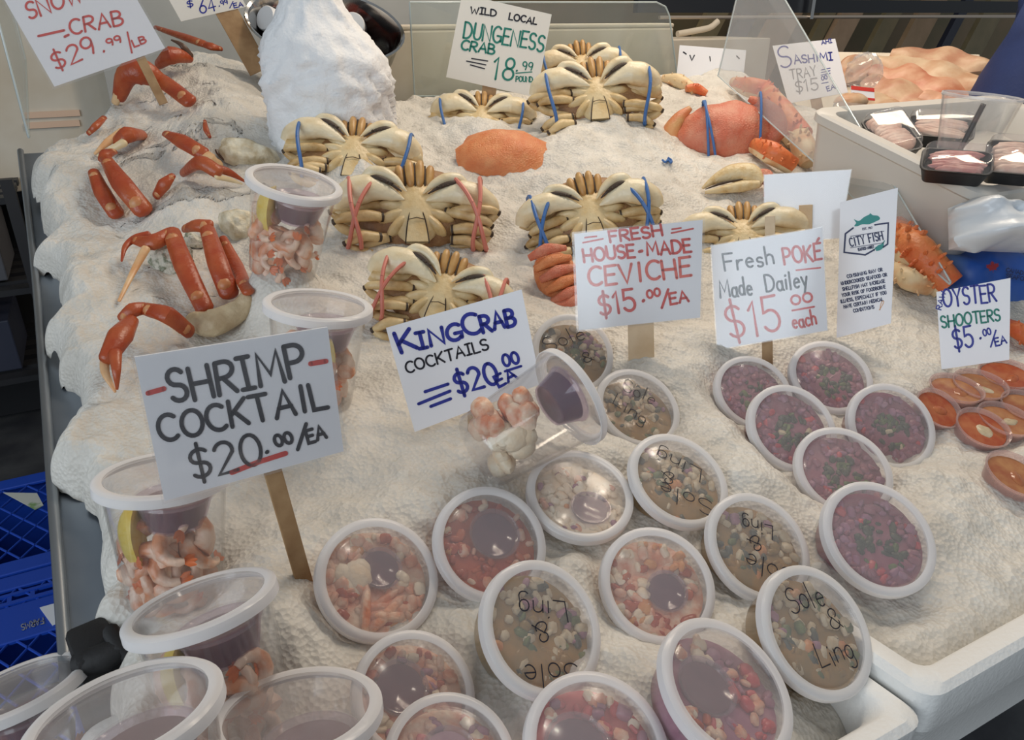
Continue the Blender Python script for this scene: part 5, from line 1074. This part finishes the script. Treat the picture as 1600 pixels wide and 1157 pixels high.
tray(1394, 206, 1.33, 62, 88, 12, .62, 'sashimi tray standing nearest the side guard', M_FISHP)
tray(1496, 249, 1.15, 100, 46, -20, .55, 'sashimi tray lying flat in front of the clear cup', M_FISHR)
tray(1330, 186, 1.48, 66, 50, -22, .6, 'sashimi tray half behind the slanting guard glass', M_FISHP)
tray(1584, 243, 1.15, 76, 66, -22, .55, 'sashimi tray cut off by the right picture edge', M_FISHP)
tray(1470, 196, 1.38, 96, 44, -22, .6, 'sashimi tray behind the clear cup', M_FISHP)
# clear cup with stirrer
p = at(1535, 150, 1.20); S = 1.2/F; nn = nz((.05, -.05, 1)); t = empty('clear_cup', frame(p, nn, CM[:, 0]), 'big clear plastic cup standing among the sashimi trays', 'cup'); r0 = 56*S
MB().lathe([(0, -.108), (r0*.62, -.108), (r0*.98, -.004), (r0*1.02, .0), (r0*1.03, -.002), (r0*1.0, -.005), (r0*.64, -.1095), (0, -.1095)], 44).build('cup', clear('clear_cup_wall', milk=.05, gloss=1.1), t)
MB().lathe([(r0*.985, 0), (r0*1.0, .0024), (r0*1.03, .002), (r0*1.04, -.001), (r0*1.01, -.003)], 44).build('cup_rim', clear('cup_rim_plastic', milk=.45, gloss=.8), t)
m = MB(); m.tube([(.012, .01, -.012), (-.012, .0, -.104)], .0042, 10); o = m.build('black_stirrer', M_BLACK); o.matrix_world = t.matrix_world.copy(); tag(o, 'black stirring stick leaning inside the clear cup', 'stirrer')
o = MB().ell((0, 0, 0), (.014, .010, .009), None, 14, 8, jit=.03).build('wasabi_lump', mat('pale_yellow_paste', (.70, .62, .30), .5, bump=.3)); o.matrix_world = t.matrix_world @ Matrix.Translation((-.014, -.01, -.098)); tag(o, 'pale yellow lump at the bottom of the clear cup', 'paste')
# bags under the tub
def cloth(name, px, py, d, wpx, hpx, label, mt, seed, amp=.02, cat='bag'):
    p = at(px, py, d); S = d/F; t = empty(name, frame(p, nz((-.25, -.85, .45)), CM[:, 0]), label, cat); w, h_ = wpx*S, hpx*S; nx_, ny_ = 44, 26; vs = []; fs = []
    for j in range(ny_):
        for i in range(nx_):
            u, v = i/(nx_-1)-.5, j/(ny_-1)-.5; e = max(0, 1-(2*abs(u))**6)*max(0, 1-(2*abs(v))**6)
            z = .05*e + amp*(float(noise2(np.array(u*w), np.array(v*h_), 22, seed))+.6*float(noise2(np.array(u*w), np.array(v*h_), 55, seed+1)))*e; vs.append((u*w*(1+.22*float(noise2(np.array(v*6.), np.array(2.), 1, seed+3))), v*h_*(1+.30*float(noise2(np.array(u*6.), np.array(5.), 1, seed+4))), z))
    nb = len(vs)
    for j in range(ny_):
        for i in range(nx_): u, v = i/(nx_-1)-.5, j/(ny_-1)-.5; vs.append((u*w*.9, v*h_*.85, -.03))
    for j in range(ny_-1):
        for i in range(nx_-1):
            a = j*nx_+i; fs.append((a, a+1, a+nx_+1, a+nx_)); fs.append((nb+a+nx_, nb+a+nx_+1, nb+a+1, nb+a))
    bd = [i for i in range(nx_)] + [j*nx_+nx_-1 for j in range(1, ny_)] + [(ny_-1)*nx_+i for i in range(nx_-2, -1, -1)] + [j*nx_ for j in range(ny_-2, 0, -1)]
    for k in range(len(bd)): a, b = bd[k], bd[(k+1) % len(bd)]; fs.append((b, a, nb+a, nb+b))
    MB().add(vs, fs).build('bag_film', mt, t); return t
cloth('white_bag', 1570, 354, 1.16, 165, 78, 'crumpled white plastic bag under the white tub', mat('white_bag_film', (.66, .70, .74), .3, bump=.3, bscale=30, spec=.7), 31, .075)
t = cloth('blue_bag', 1560, 468, 1.27, 215, 160, 'blue printed bag with red maple leaf behind the oyster sign', mat('blue_bag_film', (.025, .10, .42), .35, col2=(.10, .20, .42), nscale=4, contrast=(.45, .55)), 35, .012)
M_MAPLE = mat('maple_red', (.30, .02, .03), .45)
lf = [(0, -1), (.06, -.45), (.55, -.55), (.45, -.3), (.95, .1), (.8, .2), (.88, .5), (.55, .42), (.45, .55), (.2, .25), (.28, .8), (.13, .7), (0, 1)]; lf = lf + [(-x, y) for x, y in lf[::-1][1:-1]]
iv = t.matrix_world.inverted()
def onbag(px, py, off=.0015):
    o_ = iv @ Vector(CAM); d_ = (iv.to_3x3() @ Vector(ray(px, py))); k = (.056+off - o_.z)/d_.z; return o_ + d_*k
lp = [onbag(1551+11*x-1*y, 417-10*y-1.5*x, .004) for x, y in lf]; 
c_ = sum((Vector(q) for q in lp), Vector())/len(lp); MB().add([tuple(c_)]+[tuple(q) for q in lp], [(0, 1+(k+1) % len(lp), 1+k) for k in range(len(lp))]).build('maple_leaf', M_MAPLE, t, smooth=False)
m = MB()
for txt, y in (('Canadian', 424), ('Seafood', 433)):
    for pl in strokes(''.join(c for c in txt.upper()), (1572, y), (1612, y+8), 6, wob=.01):
        for q in ribbon2(pl, 1.3): m.add([tuple(onbag(*z, .004)) for z in q], [tuple(range(len(q)))[::-1]])
m.build('bag_lettering', INK['navy'], t, smooth=False)
# ------------------------------------------------------------------ left: crates, rack, bright fridge
ZC_ = .30
def crate(x0, y0, sx, sy, label, hole=False, words=None):
    t = empty('blue_crate', Matrix.Translation((x0, y0, 0)), label, 'crate'); m = MB(); th = .008; fw = .045
    for bx, by, wx, wy in ((sx/2, fw/2, sx, fw), (sx/2, sy-fw/2, sx, fw), (fw/2, sy/2, fw, sy), (sx-fw/2, sy/2, fw, sy)): m.box((bx, by, ZC_-th/2), (wx, wy, th), None, .002)
    m.build('rim', M_BLUEP, t, smooth=False); m = MB(); N = 7
    for s in (-1, 1):
        for i in range(-N, N+1):
            c0 = (sx/2 + i*.052, sy/2); d = nz((1, s*1.5, 0)); pts = []
            ts = np.linspace(-.5, .5, 201); ins = [k for k in ts if fw < c0[0]+d[0]*k < sx-fw and fw < c0[1]+d[1]*k < sy-fw]
            if len(ins) > 2: a, b = ins[0], ins[-1]; m.tube([(c0[0]+d[0]*a, c0[1]+d[1]*a, ZC_-.004), (c0[0]+d[0]*b, c0[1]+d[1]*b, ZC_-.004)], .0026, 6)
    m.build('lattice', M_BLUEP, t); m = MB()
    for bx, by, wx, wy in ((sx/2, .004, sx, .008), (sx/2, sy-.004, sx, .008), (.004, sy/2, .008, sy), (sx-.004, sy/2, .008, sy)): m.box((bx, by, (ZC_-th)/2), (wx, wy, ZC_-th))
    m.build('walls', M_BLUEP, t, smooth=False); return t
def onz(px, py, z): r = ray(px, py); return CAM + r*((z-CAM[2])/r[2])
q = onz(75, 735, ZC_); w_ = onz(110, 875, ZC_)
t1 = crate(-.58, w_[1]+.01, .40, q[1]-w_[1]-.01+.0, 'blue lattice crate farther from the camera at lower left')
q2 = onz(60, 1000, ZC_); t2 = crate(-.58, 1.02, .40, w_[1]-1.02, 'nearer blue lattice crate with white sticker at lower left')
m = MB(); z0 = ZC_+.001; y_ = onz(60, 962, ZC_)[1]
t2o = np.array(t2.matrix_world.translation)
m.box((.20, y_-t2o[1], ZC_-.004), (.36, onz(60, 935, ZC_)[1]-onz(60, 990, ZC_)[1], .0085), None, .002); m.box((.20, onz(60, 930, ZC_)[1]-t2o[1], ZC_-.003), (.36, .010, .007)); m.box((.20, onz(60, 917, ZC_)[1]-t2o[1], ZC_-.003), (.36, .008, .007)); m.build('printed_band', M_BLUEP, t2, smooth=False)
for i in range(9): m = MB() if i == 0 else m; m.box((.04+.04*i, (onz(60, 922, ZC_)[1])-t2o[1], ZC_-.004), (.008, .034, .006))
m.build('slot_ribs', M_BLUEP, t2, smooth=False)
m = MB()
for pl in strokes('FARMS', (67, 965), (33, 976), 9, wob=.02, up=(.15, 1)):
    for z in ribbon2(pl, 1.7): m.add([onz(*a, z0+.0008)-t2o for a in z], [tuple(range(len(z)))])
m.build('crate_lettering', INK['grey'], t2, smooth=False)
def sticker(quad, label, col):
    P = [onz(*a, z0) for a in quad]; c = sum(P)/4; o = MB().prism([a-c for a in P][::-1], [a-c+(0, 0, .0012) for a in P][::-1]).build('sticker', col, smooth=False); o.location = c; tag(o, label, 'sticker'); return o
sticker([(62, 950), (112, 936), (117, 962), (82, 978)], 'white paper sticker on the nearer blue crate', M_PAPER)
sticker([(5, 770), (58, 771), (68, 790), (55, 797), (5, 795)][:4], 'white and green paper scrap on the farther blue crate', mat('paper_scrap', (.70, .70, .62), .6, col2=(.25, .4, .15), nscale=12, contrast=(.6, .66)))
M_RACK = mat('dark_rack', (.02, .02, .022), .5); t = empty('storage_rack', Matrix.Translation((-.75, 2.75, 0)), 'dark storage rack on the left beyond the counter', 'rack')
for z in (.35, .62, .88):
    m = MB()
    for k in range(6): m.box((0, -.22+.09*k, z), (1.0, .05, .018))
    m.build('shelf', M_RACK, t, smooth=False)
for x in (-.5, .5):
    for y in (-.25, .25): MB().box((x, y, .47), (.03, .03, .94)).build('post', M_RACK, t, smooth=False)
MB().box((0, .30, .50), (1.04, .02, .98)).build('back_panel', mat('rack_back', (.016, .017, .02), .6), t, smooth=False)
for i, (x, z, c_, lb) in enumerate([(.28, .72, (.10, .10, .11), 'grey carton on the upper shelf of the dark rack'), (.25, .44, (.03, .035, .06), 'dark carton on the lower shelf of the dark rack')]):
    o = MB().box((0, 0, 0), (.30, .3, .16), None, .004).build('carton', mat('carton_%d' % i, c_, .6), smooth=False); o.location = (-.75+x, 2.72, z+.0); tag(o, lb, 'carton')
pf = ony(20, 130, 3.2); t = empty('display_fridge', Matrix.Translation((pf[0]-.25, 3.33, 0)), 'white fridge with lit pale blue front seen at far left', 'fridge')
MB().box((0, 0, .70), (1.3, .5, 1.40), None, .01).build('body', mat('white_fridge', (.72, .73, .72), .4), t, smooth=False)
z1, z2 = ony(20, 108, 3.09)[2], ony(20, 180, 3.09)[2]; MB().box((0, -.252, (z1+z2)/2), (1.28, .008, z1-z2)).build('blue_panel', mat('pale_blue_panel', (.42, .62, .66), .3), t, smooth=False)
z3 = ony(20, 206, 3.09)[2]; MB().box((0, -.253, (z2+z3)/2), (1.29, .010, z2-z3)).build('tan_strip', mat('tan_strip', (.42, .34, .22), .5), t, smooth=False); MB().box((0, -.25, z3-.3), (1.3, .008, .6)).build('dark_base', M_BLACK, t, smooth=False)
t = tag(MB().box((0, 0, 0), (.5, .02, .55), None, .004).build('menu_board', mat('tan_board_face', (.62, .53, .40), .5, col2=(.72, .66, .55), nscale=5), smooth=False), 'tan board with painted reflection bands seen through the left end guard', 'board'); t.location = ony(95, 150, 2.85)
m = MB()
for y in (178, 194): m.box(ony(82, y, 2.835)-np.array(t.location), (.15, .004, .018))
s_ = m.build('painted_reflection', mat('peach_reflection_paint', (.80, .56, .40), .5), t, smooth=False)  # peach bands paint a reflection in the end guard onto the board
# ------------------------------------------------------------------ the seller in a blue coat at the upper right
def person():
    base = at(1690, 120, 1.9); bx, by = base[0], base[1]; face = math.radians(200)
    t = empty('person', Matrix.Translation((bx, by, 0)) @ Matrix.Rotation(math.radians(62), 4, 'Z'), 'person in a dark blue coat with black strap, standing at the upper right edge', 'person')
    def skin(name, verts, edges, rad, mt, root=0, sub=2):
        me = bpy.data.meshes.new(name); me.from_pydata(verts, edges, []); o = bpy.data.objects.new(name, me); COL.objects.link(o); o.parent = t; me.materials.append(mt)
        md = o.modifiers.new('Skin', 'SKIN'); md.use_smooth_shade = True
        for i, v in enumerate(me.skin_vertices[0].data): v.radius = rad[i] if isinstance(rad[i], tuple) else (rad[i], rad[i]); v.use_root = (i == root)
        s = o.modifiers.new('Sub', 'SUBSURF'); s.levels = sub; s.render_levels = sub; return o
    M_SK = mat('skin', (.55, .33, .23), .5); M_COAT = mat('dark_blue_coat', (.010, .026, .11), .65, col2=(.013, .034, .14), nscale=9, bump=.15, bscale=120); M_TR = mat('dark_trousers', (.02, .022, .03), .7)
    V = [(0, 0, .98), (0, 0, 1.18), (0, .0, 1.36), (0, 0, 1.48), (0, -.01, 1.56), (0, -.02, 1.66), (0, -.02, 1.74), (.20, 0, 1.42), (.27, -.04, 1.16), (.26, -.20, .98), (.25, -.27, .95), (-.20, 0, 1.42), (-.27, -.04, 1.16), (-.26, -.20, .98), (-.25, -.27, .95),
         (.10, 0, .90), (.11, -.01, .50), (.11, .02, .10), (.11, -.10, .05), (-.10, 0, .90), (-.11, -.01, .50), (-.11, .02, .10), (-.11, -.10, .05)]
    E_ = [(0, 1), (1, 2), (2, 3), (3, 4), (4, 5), (5, 6), (2, 7), (7, 8), (8, 9), (9, 10), (2, 11), (11, 12), (12, 13), (13, 14), (0, 15), (15, 16), (16, 17), (17, 18), (0, 19), (19, 20), (20, 21), (21, 22)]
    Rr = [(.15, .11), (.13, .10), (.16, .11), (.06, .06), (.055, .055), (.08, .095), (.06, .07), .06, .045, .035, .03, .06, .045, .035, .03, .09, .06, .045, .04, .09, .06, .045, .04]
    skin('body', V, E_, Rr, M_SK)
    skin('coat', [(0, 0, 1.0), (0, 0, 1.2), (0, 0, 1.40), (.21, 0, 1.42), (.28, -.04, 1.16), (.27, -.17, 1.00), (-.21, 0, 1.42), (-.28, -.04, 1.16), (-.27, -.17, 1.00)], [(0, 1), (1, 2), (2, 3), (3, 4), (4, 5), (2, 6), (6, 7), (7, 8)], [(.185, .145), (.165, .13), (.185, .14), .08, .064, .052, .08, .064, .052], M_COAT)
    m = MB(); vs = []; seg = 36; lv = [(1.38, .185, .145), (1.30, .195, .17), (1.20, .205, .22), (1.08, .22, .265), (.92, .25, .30), (.70, .27, .32)]
    for z, a_, b_ in lv:
        for k in range(seg): q = 2*math.pi*k/seg; f = 1+.03*math.sin(7*q)*(1.38-z)/.7; vs.append((a_*f*math.cos(q), b_*f*math.sin(q), z))
    fs = [(i*seg+k, i*seg+(k+1) % seg, (i+1)*seg+(k+1) % seg, (i+1)*seg+k) for i in range(len(lv)-1) for k in range(seg)]
    m.add(vs, fs); o = m.build('coat_skirt', M_COAT, t); sm_ = o.modifiers.new('Solid', 'SOLIDIFY'); sm_.thickness = .006
    for s in (-1, 1):
        m = MB(); m.tube([(s*.10, 0, .92), (s*.11, -.01, .5), (s*.11, .02, .09)], [.10, .075, .07], 16); m.build('trouser_leg', M_TR, t)
        m = MB(); m.ell((s*.11, -.05, .045), (.05, .13, .05), None, 16, 10); m.build('shoe', M_BLACK, t)
        m = MB(); h = np.array([s*.25, -.30, .945]); m.ell(h, (.036, .05, .018), rotx(-.4), 12, 8)
        for k in range(4): x = s*(-.027+.018*k); L = [.062, .072, .068, .052][k]; a = h+np.array([x, -.04, .008]); m.tube(smooth([a, a+np.array([0, -L*.5, -.012]), a+np.array([0, -L*.85, -.035])], 3), interp([.0095, .0088, .0065], 7), 8)
        a = h+np.array([-s*.032, -.005, 0]); m.tube(smooth([a, a+np.array([-s*.022, -.024, -.008]), a+np.array([-s*.026, -.05, -.02])], 3), interp([.011, .010, .007], 7), 8); m.build('hand', M_SK, t)
        m = MB(); m.ell((s*.033, -.104, 1.70), (.013, .009, .009), None, 10, 8); m.build('eye', mat('eye_white', (.7, .68, .65), .3) if 'eye_white' not in MATS else MATS['eye_white'], t)
        m = MB(); m.ell((s*.084, -.015, 1.685), (.012, .022, .034), None, 10, 8); m.build('ear', M_SK, t)
    m = MB(); m.ell((0, -.118, 1.675), (.014, .018, .026), None, 12, 8); m.build('nose', M_SK, t)
    m = MB(); m.ell((0, -.103, 1.63), (.026, .009, .008), None, 12, 8); m.build('mouth', mat('lips', (.42, .16, .13), .5), t)
    m = MB(); m.ell((0, .0, 1.735), (.098, .108, .085), None, 20, 12, jit=.015); m.build('hair', mat('dark_hair', (.03, .02, .015), .6), t)
    m = MB(); P = smooth([(-.05, .135, 1.50), (-.10, .165, 1.36), (-.14, .200, 1.27), (-.19, .19, 1.19)], 5); m.tube(P, .034, 10, flat=.4, up=(0, 1, 0)); m.build('black_strap', M_BLACK, t)
person()
